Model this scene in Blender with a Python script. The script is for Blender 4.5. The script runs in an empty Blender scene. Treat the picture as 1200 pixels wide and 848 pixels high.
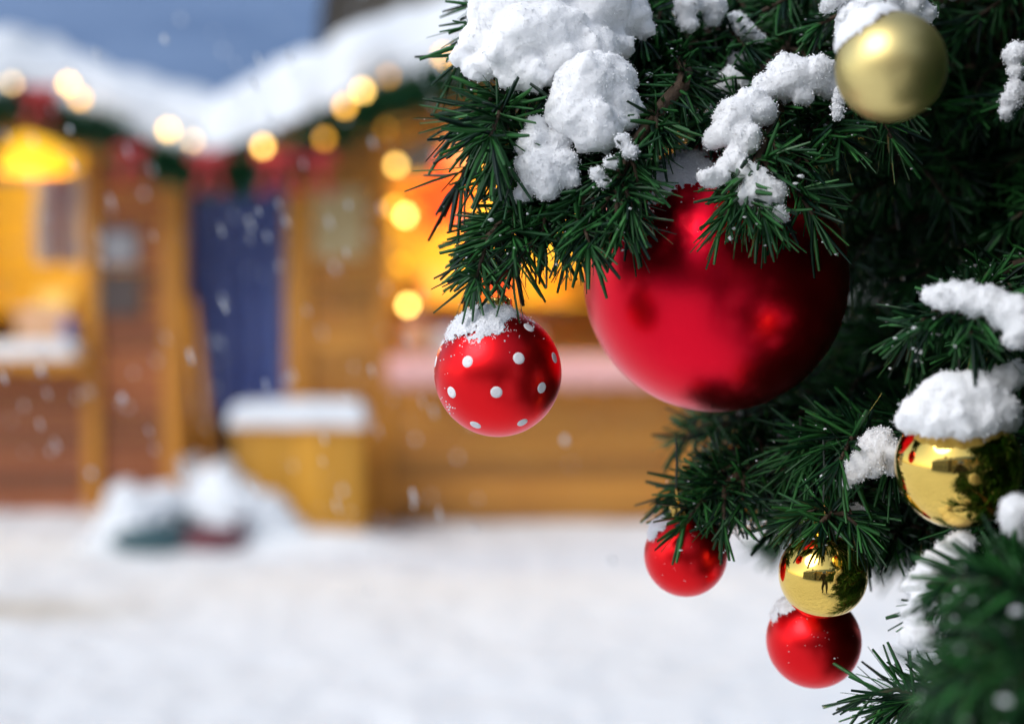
import bpy, bmesh, math, random
import numpy as np
from mathutils import Vector, Matrix, noise

S = bpy.context.scene
COL = S.collection
R = math.radians

# ------------------------------------------------------------------ camera
CAM_Z, TILT, FPX = 1.27, math.atan(44 / 1667), 1667.0
cam = bpy.data.cameras.new('camera')
cam.lens, cam.sensor_width = 50.0, 36.0
cam.clip_start, cam.clip_end = 0.05, 900
cam.dof.use_dof = True
cam.dof.focus_distance = 0.862
cam.dof.aperture_fstop = 2.5
cam.dof.aperture_blades = 9
camo = bpy.data.objects.new('camera', cam)
camo.location = (0, 0, CAM_Z)
camo.rotation_euler = (R(90) - TILT, 0, 0)
COL.objects.link(camo)
S.camera = camo

# ------------------------------------------------------------------ sky, sun, exposure
SUN_EL, SUN_AZ = R(42), R(-128)          # azimuth from +Y (where the camera looks) towards +X
w = bpy.data.worlds.new('World')
S.world = w
w.use_nodes = True
nt = w.node_tree
bg = nt.nodes['Background']
sky = nt.nodes.new('ShaderNodeTexSky')
sky.sky_type = 'NISHITA'
sky.sun_disc = False
sky.sun_elevation = SUN_EL
sky.sun_rotation = SUN_AZ
sky.air_density, sky.dust_density, sky.ozone_density = 1.0, 1.0, 1.0
hs = nt.nodes.new('ShaderNodeHueSaturation')
hs.inputs['Saturation'].default_value = 0.70   # overcast: the blue of the clear sky mostly gone
nt.links.new(sky.outputs[0], hs.inputs['Color'])
nt.links.new(hs.outputs[0], bg.inputs[0])
bg.inputs[1].default_value = 0.15
sl = bpy.data.lights.new('sun', 'SUN')
sl.energy, sl.angle, sl.color = 1.45, R(34), (1.0, 0.995, 0.985)
so = bpy.data.objects.new('sun', sl)
sd = Vector((math.sin(SUN_AZ) * math.cos(SUN_EL), math.cos(SUN_AZ) * math.cos(SUN_EL), math.sin(SUN_EL)))
so.rotation_euler = (-sd).to_track_quat('-Z', 'Y').to_euler()
so.location = (-4, -4, 8)
COL.objects.link(so)
S.view_settings.view_transform = 'Standard'
S.view_settings.look = 'None'
S.view_settings.exposure = 0.40
S.view_settings.gamma = 1.0
S.render.engine = 'CYCLES'
S.cycles.use_denoising = True
S.cycles.max_bounces = 8
S.cycles.sample_clamp_indirect = 6

# ------------------------------------------------------------------ pixel -> place
FWD = Vector((0, math.cos(TILT), -math.sin(TILT)))
UP = Vector((0, math.sin(TILT), math.cos(TILT)))


def P(px, py, d):
    """point seen at pixel (px, py) of the 1200 x 848 photograph, d metres in front of the camera"""
    return Vector((0, 0, CAM_Z)) + FWD * d + Vector((1, 0, 0)) * ((px - 600) / FPX * d) + UP * (-(py - 424) / FPX * d)


def to_px(v):
    q = v - Vector((0, 0, CAM_Z))
    d = q.dot(FWD)
    if d < 0.05:
        return None
    return 600 + q.x / d * FPX, 424 - q.dot(UP) / d * FPX, d


# ------------------------------------------------------------------ materials
def mat(name, col, rough=0.6, metal=0.0, var=None, vscale=8.0, stretch=None, bump=0.0, bscale=60.0, emit=None, estr=0.0,
        spec=0.5, coat=0.0, rvar=0.0, orand=0.0, sss=0.0, sssr=0.01):
    m = bpy.data.materials.new(name)
    m.use_nodes = True
    t = m.node_tree
    b = t.nodes['Principled BSDF']
    b.inputs['Base Color'].default_value = (*col, 1)
    b.inputs['Roughness'].default_value = rough
    b.inputs['Metallic'].default_value = metal
    b.inputs['Specular IOR Level'].default_value = spec
    b.inputs['Coat Weight'].default_value = coat
    b.inputs['Coat Roughness'].default_value = 0.12
    if sss:
        b.inputs['Subsurface Weight'].default_value = sss
        b.inputs['Subsurface Radius'].default_value = (1.0, 1.0, 1.0)
        b.inputs['Subsurface Scale'].default_value = sssr
    tc = t.nodes.new('ShaderNodeTexCoord')
    mp = t.nodes.new('ShaderNodeMapping')
    t.links.new(tc.outputs['Object'], mp.inputs['Vector'])
    if stretch:
        mp.inputs['Scale'].default_value = stretch
    if var is not None:
        n = t.nodes.new('ShaderNodeTexNoise')
        n.inputs['Scale'].default_value = vscale
        n.inputs['Detail'].default_value = 5
        t.links.new(mp.outputs[0], n.inputs['Vector'])
        r = t.nodes.new('ShaderNodeValToRGB')
        r.color_ramp.elements[0].position, r.color_ramp.elements[1].position = 0.32, 0.68
        r.color_ramp.elements[0].color = (*col, 1)
        r.color_ramp.elements[1].color = (*var, 1)
        t.links.new(n.outputs['Fac'], r.inputs['Fac'])
        t.links.new(r.outputs['Color'], b.inputs['Base Color'])
        if rvar:
            mr = t.nodes.new('ShaderNodeMapRange')
            mr.inputs['To Min'].default_value = rough - rvar
            mr.inputs['To Max'].default_value = rough + rvar
            t.links.new(n.outputs['Fac'], mr.inputs['Value'])
            t.links.new(mr.outputs[0], b.inputs['Roughness'])
    if bump:
        n2 = t.nodes.new('ShaderNodeTexNoise')
        n2.inputs['Scale'].default_value = bscale
        n2.inputs['Detail'].default_value = 6
        t.links.new(mp.outputs[0], n2.inputs['Vector'])
        bp = t.nodes.new('ShaderNodeBump')
        bp.inputs['Strength'].default_value = bump
        bp.inputs['Distance'].default_value = 1.0 / bscale
        t.links.new(n2.outputs['Fac'], bp.inputs['Height'])
        t.links.new(bp.outputs[0], b.inputs['Normal'])
    if orand:                       # every board a little different from the next
        oi = t.nodes.new('ShaderNodeObjectInfo')
        mr2 = t.nodes.new('ShaderNodeMapRange')
        mr2.inputs['To Min'].default_value, mr2.inputs['To Max'].default_value = 1 - orand, 1 + orand * 0.5
        t.links.new(oi.outputs['Random'], mr2.inputs['Value'])
        hv = t.nodes.new('ShaderNodeHueSaturation')
        src = b.inputs['Base Color'].links[0].from_socket
        t.links.new(src, hv.inputs['Color'])
        t.links.new(mr2.outputs[0], hv.inputs['Value'])
        t.links.new(hv.outputs[0], b.inputs['Base Color'])
    if emit:
        b.inputs['Emission Color'].default_value = (*emit, 1)
        b.inputs['Emission Strength'].default_value = estr
    return m


def needle_mat(name, dark, light):
    m = bpy.data.materials.new(name)
    m.use_nodes = True
    t = m.node_tree
    b = t.nodes['Principled BSDF']
    a = t.nodes.new('ShaderNodeAttribute')
    a.attribute_name = 'tone'
    r = t.nodes.new('ShaderNodeValToRGB')
    r.color_ramp.elements[0].color = (*dark, 1)
    r.color_ramp.elements[1].color = (*light, 1)
    t.links.new(a.outputs['Fac'], r.inputs['Fac'])
    t.links.new(r.outputs['Color'], b.inputs['Base Color'])
    b.inputs['Roughness'].default_value = 0.42
    b.inputs['Specular IOR Level'].default_value = 0.35
    return m


M = dict(
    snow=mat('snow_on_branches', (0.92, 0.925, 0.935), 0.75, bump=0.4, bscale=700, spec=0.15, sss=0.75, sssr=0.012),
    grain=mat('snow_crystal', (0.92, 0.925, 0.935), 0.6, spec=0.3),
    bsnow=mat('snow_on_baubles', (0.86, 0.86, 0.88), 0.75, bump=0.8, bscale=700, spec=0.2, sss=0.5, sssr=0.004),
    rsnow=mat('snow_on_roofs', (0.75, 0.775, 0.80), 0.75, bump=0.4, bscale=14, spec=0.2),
    ground=mat('trodden_snow', (0.84, 0.86, 0.865), 0.8, var=(0.77, 0.78, 0.775), vscale=0.55, bump=0.4, bscale=4, spec=0.2),
    red=mat('matt_red_lacquer', (0.92, 0.006, 0.028), 0.31, 1.0, var=(0.86, 0.006, 0.026), vscale=14, rvar=0.03, coat=0.05, bump=0.02, bscale=300),
    red2=mat('satin_red_lacquer', (0.92, 0.014, 0.018), 0.35, 1.0, var=(0.86, 0.012, 0.017), vscale=18, rvar=0.03, coat=0.07, bump=0.02, bscale=300),
    gold=mat('mirror_gold', (0.95, 0.64, 0.15), 0.05, 1.0, var=(0.88, 0.58, 0.13), vscale=20, rvar=0.015),
    goldm=mat('matt_gold', (0.88, 0.71, 0.30), 0.43, 1.0, var=(0.80, 0.63, 0.25), vscale=14, rvar=0.03),
    capg=mat('brass_cap', (0.75, 0.50, 0.12), 0.22, 1.0, var=(0.5, 0.3, 0.08), vscale=90),
    dot=mat('white_paint_dot', (0.82, 0.80, 0.80), 0.45, var=(0.72, 0.7, 0.7), vscale=220, bump=0.1, bscale=500),
    thread=mat('dark_thread', (0.03, 0.04, 0.03), 0.7),
    bark=mat('brown_twig', (0.035, 0.020, 0.010), 0.8, var=(0.07, 0.04, 0.02), vscale=40, bump=0.5, bscale=200),
    needle=needle_mat('green_needle', (0.0018, 0.017, 0.009), (0.042, 0.190, 0.040)),
    needle_far=needle_mat('garland_needle', (0.004, 0.04, 0.018), (0.015, 0.13, 0.04)),
    wood_red=mat('red_brown_plank', (0.27, 0.07, 0.018), 0.55, var=(0.36, 0.105, 0.028), orand=0.45, vscale=3, stretch=(0.6, 6, 6), bump=0.3, bscale=20),
    wood_honey=mat('honey_plank', (0.44, 0.165, 0.018), 0.5, var=(0.60, 0.26, 0.03), orand=0.45, vscale=3, stretch=(0.6, 6, 6), bump=0.3, bscale=20),
    wood_post=mat('orange_post', (0.60, 0.25, 0.018), 0.5, var=(0.50, 0.19, 0.015), vscale=4, stretch=(6, 6, 0.6), bump=0.3, bscale=20),
    wood_yellow=mat('yellow_board', (0.68, 0.32, 0.02), 0.5, var=(0.56, 0.25, 0.015), orand=0.3, vscale=4, stretch=(6, 6, 0.6), bump=0.3, bscale=20),
    wood_dark=mat('dark_board', (0.07, 0.05, 0.045), 0.7, var=(0.11, 0.08, 0.07), vscale=4, stretch=(6, 6, 0.6), bump=0.3, bscale=20),
    wood_in=mat('pale_inner_board', (0.62, 0.46, 0.12), 0.6, var=(0.55, 0.40, 0.10), vscale=3, stretch=(0.6, 6, 6)),
    tarp=mat('blue_tarp', (0.10, 0.17, 0.50), 0.5, var=(0.22, 0.31, 0.66), vscale=3, stretch=(4, 1, 0.6), bump=0.2, bscale=20),
    slate=mat('blue_grey_slate', (0.085, 0.155, 0.29), 0.6, var=(0.135, 0.215, 0.36), vscale=1.2, stretch=(0.5, 1, 3), bump=0.4, bscale=8),
    plaster=mat('grey_plaster', (0.30, 0.30, 0.31), 0.8, var=(0.24, 0.24, 0.25), vscale=2),
    plaster2=mat('ochre_plaster', (0.34, 0.27, 0.18), 0.8, var=(0.28, 0.22, 0.15), vscale=2),
    brown=mat('brown_chimney', (0.24, 0.18, 0.12), 0.8, var=(0.3, 0.23, 0.16), vscale=6),
    glass=mat('window_glass', (0.03, 0.035, 0.04), 0.08, spec=0.6),
    white=mat('white_paint', (0.7, 0.7, 0.68), 0.6),
    grey=mat('grey_board', (0.36, 0.35, 0.36), 0.6, var=(0.3, 0.29, 0.3), vscale=8),
    pale=mat('pale_notice', (0.52, 0.40, 0.20), 0.7, var=(0.45, 0.33, 0.15), vscale=9),
    pink=mat('pink_cloth', (0.85, 0.40, 0.36), 0.85, var=(0.85, 0.50, 0.45), vscale=6, bump=0.3, bscale=40),
    redcloth=mat('red_ribbon', (0.38, 0.012, 0.02), 0.6, var=(0.45, 0.03, 0.03), vscale=6),
    teal=mat('teal_plastic', (0.025, 0.07, 0.085), 0.5, var=(0.035, 0.09, 0.1), vscale=5),
    maroon=mat('maroon_plastic', (0.10, 0.012, 0.02), 0.5, var=(0.14, 0.02, 0.03), vscale=5),
    purple=mat('purple_cloth', (0.10, 0.05, 0.20), 0.8, var=(0.4, 0.05, 0.05), vscale=3),
    peach=mat('peach_card', (0.80, 0.50, 0.30), 0.7, var=(0.75, 0.42, 0.22), vscale=6),
    coat=mat('dark_wool_coat', (0.018, 0.018, 0.022), 0.9, var=(0.03, 0.03, 0.035), vscale=30, bump=0.3, bscale=200),
    skin=mat('skin', (0.55, 0.33, 0.25), 0.55, var=(0.5, 0.29, 0.22), vscale=30),
    black=mat('black_plastic', (0.012, 0.012, 0.012), 0.4),
    wire=mat('black_wire', (0.01, 0.015, 0.01), 0.5),
)
for k, (c, s) in dict(bright=((1.0, 0.60, 0.13), 8.5), mid=((1.0, 0.48, 0.05), 6.0), dim=((1.0, 0.45, 0.03), 2.4), hot=((1.0, 0.64, 0.15), 14.0), pale=((1.0, 0.66, 0.28), 5.0)).items():
    M['bulb_' + k] = mat('glowing_bulb_' + k, c, 0.4, emit=c, estr=s)
M['lamp'] = mat('glowing_yellow_shade', (0.9, 0.6, 0.1), 0.6, emit=(1.0, 0.56, 0.03), estr=1.2)
M['lantern_red'] = mat('glowing_red_paper', (0.8, 0.08, 0.02), 0.7, emit=(1.0, 0.10, 0.015), estr=1.0)
M['lantern_peach'] = mat('glowing_peach_paper', (0.9, 0.5, 0.25), 0.7, emit=(1.0, 0.36, 0.12), estr=0.9)


# ------------------------------------------------------------------ mesh helpers
def link(o, parent=None):
    COL.objects.link(o)
    if parent is not None:
        o.parent = parent
    return o


def tag(o, label=None, cat=None, group=None, kind=None):
    for k, v in (('label', label), ('category', cat), ('group', group), ('kind', kind)):
        if v:
            o[k] = v
    return o


def thing(name, loc, label, cat, group=None, rotz=0.0):
    o = bpy.data.objects.new(name, None)
    o.empty_display_size = 0.05
    o.location = loc
    o.rotation_euler = (0, 0, rotz)
    link(o)
    return tag(o, label, cat, group)


def mk(name, verts, faces, m, parent=None, smooth=False, off=None):
    me = bpy.data.meshes.new(name)
    if off is not None:
        verts = [(v[0] - off[0], v[1] - off[1], v[2] - off[2]) for v in verts]
    me.from_pydata([tuple(v) for v in verts], [], faces)
    me.update()
    if smooth:
        me.polygons.foreach_set('use_smooth', [True] * len(me.polygons))
    me.materials.append(m)
    return link(bpy.data.objects.new(name, me), parent)


class MB:
    def __init__(s):
        s.v, s.f = [], []

    def add(s, v, f):
        n = len(s.v)
        s.v += [tuple(x) for x in v]
        s.f += [tuple(i + n for i in q) for q in f]
        return s

    def box(s, x0, x1, y0, y1, z0, z1):
        return s.add([(x0, y0, z0), (x1, y0, z0), (x1, y1, z0), (x0, y1, z0), (x0, y0, z1), (x1, y0, z1), (x1, y1, z1), (x0, y1, z1)],
                     [(0, 3, 2, 1), (4, 5, 6, 7), (0, 1, 5, 4), (1, 2, 6, 5), (2, 3, 7, 6), (3, 0, 4, 7)])

    def prism(s, pts, y0, y1):
        """polygon pts in x-z, run from y0 to y1"""
        n = len(pts)
        v = [(x, y0, z) for x, z in pts] + [(x, y1, z) for x, z in pts]
        f = [tuple(range(n)), tuple(range(2 * n - 1, n - 1, -1))]
        for i in range(n):
            j = (i + 1) % n
            f.append((i, i + n, j + n, j))
        return s.add(v, f)

    def tube(s, pts, rad, seg=6, cap=True):
        pts = [Vector(p) for p in pts]
        if not hasattr(rad, '__len__'):
            rad = [rad] * len(pts)
        v, f = [], []
        ref = Vector((0.13, 0.31, 0.94))
        for i, p in enumerate(pts):
            t = (pts[min(i + 1, len(pts) - 1)] - pts[max(i - 1, 0)]).normalized()
            a = t.cross(ref)
            if a.length < 1e-3:
                a = t.cross(Vector((1, 0, 0)))
            a.normalize()
            b = t.cross(a)
            for k in range(seg):
                an = 2 * math.pi * k / seg
                v.append(p + (a * math.cos(an) + b * math.sin(an)) * rad[i])
        for i in range(len(pts) - 1):
            for k in range(seg):
                k2 = (k + 1) % seg
                f.append((i * seg + k, i * seg + k2, (i + 1) * seg + k2, (i + 1) * seg + k))
        if cap:
            f.append(tuple(range(seg - 1, -1, -1)))
            f.append(tuple((len(pts) - 1) * seg + k for k in range(seg)))
        return s.add(v, f)

    def lathe(s, prof, seg=24, centre=(0, 0, 0), wob=None):
        v, f = [], []
        cx, cy, cz = centre
        for i, (r, z) in enumerate(prof):
            for k in range(seg):
                a = 2 * math.pi * k / seg
                rr = r * (1 + (wob(i, k) if wob else 0))
                v.append((cx + rr * math.cos(a), cy + rr * math.sin(a), cz + z))
        for i in range(len(prof) - 1):
            for k in range(seg):
                k2 = (k + 1) % seg
                f.append((i * seg + k, i * seg + k2, (i + 1) * seg + k2, (i + 1) * seg + k))
        f.append(tuple(range(seg - 1, -1, -1)))
        f.append(tuple((len(prof) - 1) * seg + k for k in range(seg)))
        return s.add(v, f)

    def ball(s, r, seg=48, rings=28, centre=(0, 0, 0), sc=(1, 1, 1)):
        prof = []
        for i in range(rings + 1):
            a = math.pi * i / rings
            prof.append((max(r * math.sin(a), r * 0.002), -r * math.cos(a)))
        b = MB().lathe(prof, seg)
        return s.add([(x * sc[0] + centre[0], y * sc[1] + centre[1], z * sc[2] + centre[2]) for x, y, z in b.v], b.f)

    def build(s, name, m, parent=None, smooth=False, off=None):
        return mk(name, s.v, s.f, m, parent, smooth, off)


def snow_slab(w_, l_, t, e, seed, nx=26, ny=20, wob=0.25):
    """a rounded, uneven blanket of snow over a w_ x l_ rectangle (x, y), underside at z = 0"""
    v, f = [], []
    for j in range(ny + 1):
        for i in range(nx + 1):
            u, q = i / nx, j / ny
            x, y = u * w_, q * l_
            s_ = min(x, w_ - x, y, l_ - y)
            k = min(s_ / e, 1.0)
            h = t * math.sqrt(max(1 - (1 - k) ** 2, 0.0))
            h *= 1 + wob * noise.noise((x * 2.2 + seed, y * 2.2, seed * 0.7)) + 0.4 * wob * noise.noise((x * 7 + seed, y * 7, 3.1))
            ex = 0.05 * noise.noise((x * 3, y * 3, seed + 9)) * min(t * 3, 1)
            v.append((x + ex, y + ex, h + 0.004))
    n = len(v)
    for j in range(ny + 1):
        for i in range(nx + 1):
            v.append((i / nx * w_, j / ny * l_, 0.0))
    W = nx + 1
    for j in range(ny):
        for i in range(nx):
            a = j * W + i
            f.append((a, a + 1, a + W + 1, a + W))
            f.append((n + a, n + a + W, n + a + W + 1, n + a + 1))
    for i in range(nx):
        f.append((i, n + i, n + i + 1, i + 1))
        a = ny * W + i
        f.append((a, a + 1, n + a + 1, n + a))
    for j in range(ny):
        a = j * W
        f.append((a, a + W, n + a + W, n + a))
        a = j * W + nx
        f.append((a, n + a, n + a + W, a + W))
    return v, f


def lump_mesh(name, blobs, voxel, amp, scale, m, seed=0, parent=None, off=None, fine=0.0, crumbs=0, ragged=0, smooth=9, csize=(0.0004, 0.0010)):
    """snow heaped up from overlapping balls: fused by a voxel remesh, then roughened"""
    mb = MB()
    for c, r in blobs:
        mb.ball(r * 1.04, 20, 12, c, (1, 1, 0.9))
        jq = random.Random(int(r * 1e6) + seed)
        for k in range(8):
            dv = Vector((jq.gauss(0, 1), jq.gauss(0, 1), jq.gauss(0, 0.8))).normalized()
            mb.ball(r * jq.uniform(0.25, 0.42), 12, 8, Vector(c) + dv * r * jq.uniform(0.72, 0.86), (1, 1, 0.9))
        for k in range(int(ragged)):
            dv = Vector((jq.gauss(0, 1), jq.gauss(0, 1), jq.gauss(0, 0.8))).normalized()
            mb.ball(max(r * jq.uniform(0.07, 0.17), voxel * 1.3), 8, 6, Vector(c) + dv * r * jq.uniform(0.97, 1.07), (1, 1, 0.9))
    o = mk('lump', mb.v, mb.f, m)
    rm = o.modifiers.new('r', 'REMESH')
    rm.mode, rm.voxel_size = 'VOXEL', voxel
    sm = o.modifiers.new('s', 'SMOOTH')
    sm.factor, sm.iterations = 0.5, smooth
    dg = bpy.context.evaluated_depsgraph_get()
    ev = o.evaluated_get(dg)
    me = bpy.data.meshes.new_from_object(ev)
    n = len(me.vertices)
    co = np.empty(n * 3, np.float32)
    no = np.empty(n * 3, np.float32)
    me.vertices.foreach_get('co', co)
    me.vertices.foreach_get('normal', no)
    co, no = co.reshape(-1, 3), no.reshape(-1, 3)
    for i in range(n):
        p = Vector(co[i]) * scale
        k = noise.fractal(p + Vector((seed, 0, 0)), 1.0, 2.1, 3) + 0.38 * noise.noise(p * 5 + Vector((0, seed, 0))) + fine * noise.noise(p * 14 + Vector((seed, seed, 0)))
        co[i] += no[i] * amp * k
    if crumbs:                      # loose crumbs on the surface give the heap its ragged, powdery edge
        q = random.Random(seed + 77)
        mb = MB()
        for k in range(crumbs):
            i = q.randrange(n)
            s = csize[0] + (csize[1] - csize[0]) * q.random() ** 2
            c = co[i] + no[i] * s * q.uniform(-0.5, 0.4)
            mb.ball(s, 6, 4, tuple(float(x) for x in c), (q.uniform(.7, 1.3), q.uniform(.7, 1.3), q.uniform(.7, 1.2)))
        polys = [tuple(pl.vertices) for pl in me.polygons]
        bpy.data.meshes.remove(me)
        me = bpy.data.meshes.new(name)
        me.from_pydata([tuple(x) for x in co.tolist()] + mb.v, [], polys + [tuple(i + n for i in f) for f in mb.f])
        co = np.array([tuple(x) for x in co.tolist()] + mb.v, np.float32)
    if off is not None:
        co -= np.array(off, np.float32)
    me.vertices.foreach_set('co', co.ravel())
    me.polygons.foreach_set('use_smooth', [True] * len(me.polygons))
    me.update()
    me.name = name
    me.materials.clear()
    me.materials.append(m)
    om = o.data
    bpy.data.objects.remove(o)
    bpy.data.meshes.remove(om)
    return link(bpy.data.objects.new(name, me), parent)


EXC = None


def add_grains(o, n, size, seed, lift=0.6):
    """thousands of tiny crystals lying on a snow surface: the powdery edge of fresh snow"""
    me = o.data
    r = np.random.default_rng(seed)
    nv = len(me.vertices)
    co = np.empty(nv * 3, np.float32); no = np.empty(nv * 3, np.float32)
    me.vertices.foreach_get('co', co); me.vertices.foreach_get('normal', no)
    co, no = co.reshape(-1, 3), no.reshape(-1, 3)
    i = r.integers(0, nv, n)
    s = size[0] + (size[1] - size[0]) * r.random(n) ** 2.5
    c = co[i] + no[i] * (s * r.uniform(-0.3, lift * 2, n))[:, None] + r.normal(0, 0.0006, (n, 3))
    oc = np.array([[1, 0, 0], [-1, 0, 0], [0, 1, 0], [0, -1, 0], [0, 0, 1], [0, 0, -1]], float)
    V = c[:, None, :] + (oc[None] * r.uniform(0.5, 1.3, (n, 6, 1)) + r.normal(0, 0.25, (n, 6, 3))) * s[:, None, None]
    fb = np.array([[0, 2, 4], [2, 1, 4], [1, 3, 4], [3, 0, 4], [2, 0, 5], [1, 2, 5], [3, 1, 5], [0, 3, 5]])
    F = (fb[None] + (np.arange(n) * 6)[:, None, None] + nv).reshape(-1, 3).tolist()
    polys = [tuple(p.vertices) for p in me.polygons]
    m2 = bpy.data.meshes.new(me.name)
    m2.from_pydata(co.tolist() + V.reshape(-1, 3).tolist(), [], polys + F)
    m2.polygons.foreach_set('use_smooth', [True] * len(polys) + [False] * len(F))
    m2.materials.append(me.materials[0])
    m2.materials.append(M['grain'])
    m2.polygons.foreach_set('material_index', [0] * len(polys) + [1] * len(F))
    m2.update()
    o.data = m2
    bpy.data.meshes.remove(me)


def needles_build(name, tw, m, parent, rng, length=0.030, width=0.0019, per_m=900, off=(0, 0, 0), thick=0.2, spread=(38, 68)):
    """needles round a list of twigs; each twig is a list of points. All vectorised, one mesh."""
    O, D, L, T = [], [], [], []
    for pts in tw:
        p = np.array([tuple(q) for q in pts])
        seg = np.linalg.norm(np.diff(p, axis=0), axis=1)
        tot = seg.sum()
        n = max(int(tot * per_m), 6)
        t = np.sort(rng.random(n)) * tot
        t = np.concatenate([t, np.full(max(6, int(per_m * 0.008)), tot * 0.995)])
        n = len(t)
        cum = np.concatenate([[0], np.cumsum(seg)])
        k = np.clip(np.searchsorted(cum, t, side='right') - 1, 0, len(seg) - 1)
        fr = ((t - cum[k]) / seg[k])[:, None]
        o = p[k] * (1 - fr) + p[k + 1] * fr
        tan = (p[k + 1] - p[k]) / seg[k][:, None]
        ref = rng.normal(size=(n, 3))
        rad = ref - (ref * tan).sum(1)[:, None] * tan
        rad /= np.linalg.norm(rad, axis=1)[:, None]
        ang = np.radians(rng.uniform(spread[0], spread[1], n))
        ang = np.where(t > tot * 0.97, np.radians(rng.uniform(5, 45, n)), ang)
        d = tan * np.cos(ang)[:, None] + rad * np.sin(ang)[:, None]
        d[:, 2] -= 0.10
        d /= np.linalg.norm(d, axis=1)[:, None]
        O.append(o); D.append(d)
        L.append(length * rng.uniform(0.62, 1.12, n))
        T.append(np.clip(rng.normal(0.36, 0.30, n), 0, 1))
    O, D, L, T = np.concatenate(O), np.concatenate(D), np.concatenate(L), np.concatenate(T)
    if EXC is not None and length < 0.06:        # no needles standing out of the heaped snow
        for u in (0.55, 1.0):
            e = O + D * (L * u)[:, None]
            keep_ = np.ones(len(O), bool)
            for s0 in range(0, len(O), 4000):
                dd = np.linalg.norm(e[s0:s0 + 4000, None] - EXC[None, :, :3], axis=2) < EXC[None, :, 3]
                keep_[s0:s0 + 4000] = ~dd.any(1)
            keep_ |= rng.random(len(O)) < 0.02
            O, D, L, T = O[keep_], D[keep_], L[keep_], T[keep_]
    n = len(O)
    ref = rng.normal(size=(n, 3))
    A = np.cross(D, ref); A /= np.linalg.norm(A, axis=1)[:, None]
    B = np.cross(D, A)
    wd = width * rng.uniform(0.75, 1.2, n)[:, None]
    bend = (B * rng.normal(0, 0.13, n)[:, None] + A * rng.normal(0, 0.06, n)[:, None] + np.array([0, 0, -0.06])) * L[:, None]
    tri = [A * 0.5, -A * 0.5, B * thick]
    V = np.empty((n, 9, 3), np.float32)
    for s_, (u, ws, bk) in enumerate(((0.0, 0.7, 0.0), (0.5, 1.0, 0.3), (1.0, 0.6, 1.0))):
        c = O + D * (L * u)[:, None] + bend * bk
        for q in range(3):
            V[:, s_ * 3 + q] = c + tri[q] * wd * ws
    V -= np.array(off, np.float32)
    base = np.array([[0, 1, 4, 3], [1, 2, 5, 4], [2, 0, 3, 5], [3, 4, 7, 6], [4, 5, 8, 7], [5, 3, 6, 8]])
    F = (base[None] + (np.arange(n) * 9)[:, None, None]).reshape(-1, 4)
    me = bpy.data.meshes.new(name)
    me.vertices.add(n * 9)
    me.vertices.foreach_set('co', V.reshape(-1))
    me.loops.add(len(F) * 4)
    me.loops.foreach_set('vertex_index', F.reshape(-1).astype(np.int32))
    me.polygons.add(len(F))
    me.polygons.foreach_set('loop_start', (np.arange(len(F)) * 4).astype(np.int32))
    at = me.attributes.new('tone', 'FLOAT', 'POINT')
    at.data.foreach_set('value', np.repeat(T, 9).astype(np.float32))
    me.update(calc_edges=True)
    me.materials.append(m)
    o = link(bpy.data.objects.new(name, me), parent)
    o['kind'] = 'stuff'
    return o, O + D * (L * 0.8)[:, None]


# ================================================================== SETTING
def ground_h(x, y):
    h = 0.035 * noise.noise((x * 0.55, y * 0.55, 0.3)) + 0.018 * noise.noise((x * 1.9, y * 1.9, 4.0)) + 0.006 * noise.noise((x * 6, y * 6, 9.0))
    if abs(x) < 7 and 7.5 < y < 10.5:      # snow banked up along the foot of the huts
        h += 0.11 * math.exp(-((y - 8.30) / 0.17) ** 2 - ((x + 1.25) / 0.65) ** 4)
        h += 0.03 * math.exp(-((y - (8.95 if x > -1.6 else 9.4)) / 0.28) ** 2) * (1 + 0.7 * noise.noise((x * 2.3, y * 1.5, 7.0)))
    return h - 0.02


gv, gf = [], []
N = 220
for j in range(N + 1):
    for i in range(N + 1):
        u, q = i / N * 2 - 1, j / N * 2 - 1
        x = math.copysign(abs(u) ** 2.6, u) * 230 + u * 9
        y = 8 + math.copysign(abs(q) ** 2.6, q) * 230 + q * 9
        gv.append((x, y, ground_h(x, y)))
for j in range(N):
    for i in range(N):
        a = j * (N + 1) + i
        gf.append((a, a + 1, a + N + 2, a + N + 1))
g = mk('ground', gv, gf, M['ground'], smooth=True)
gt = M['ground'].node_tree                      # a sandy, salted patch trodden into the snow
gtc = gt.nodes.new('ShaderNodeTexCoord')
gmp = gt.nodes.new('ShaderNodeMapping')
gmp.vector_type = 'TEXTURE'
gmp.inputs['Location'].default_value = (-2.25, 6.35, 0)
gmp.inputs['Scale'].default_value = (0.85, 0.33, 1.0)
ggr = gt.nodes.new('ShaderNodeTexGradient')
ggr.gradient_type = 'SPHERICAL'
gmx = gt.nodes.new('ShaderNodeMix')
gmx.data_type = 'RGBA'
gsrc = gt.nodes['Principled BSDF'].inputs['Base Color'].links[0].from_socket
gt.links.new(gtc.outputs['Object'], gmp.inputs['Vector'])
gt.links.new(gmp.outputs[0], ggr.inputs['Vector'])
gt.links.new(ggr.outputs['Fac'], gmx.inputs['Factor'])
gt.links.new(gsrc, gmx.inputs['A'])
gmx.inputs['B'].default_value = (0.50, 0.44, 0.34, 1)
gt.links.new(gmx.outputs['Result'], gt.nodes['Principled BSDF'].inputs['Base Color'])
tag(g, 'trodden white snow covering the market square', 'ground', kind='structure')


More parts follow.
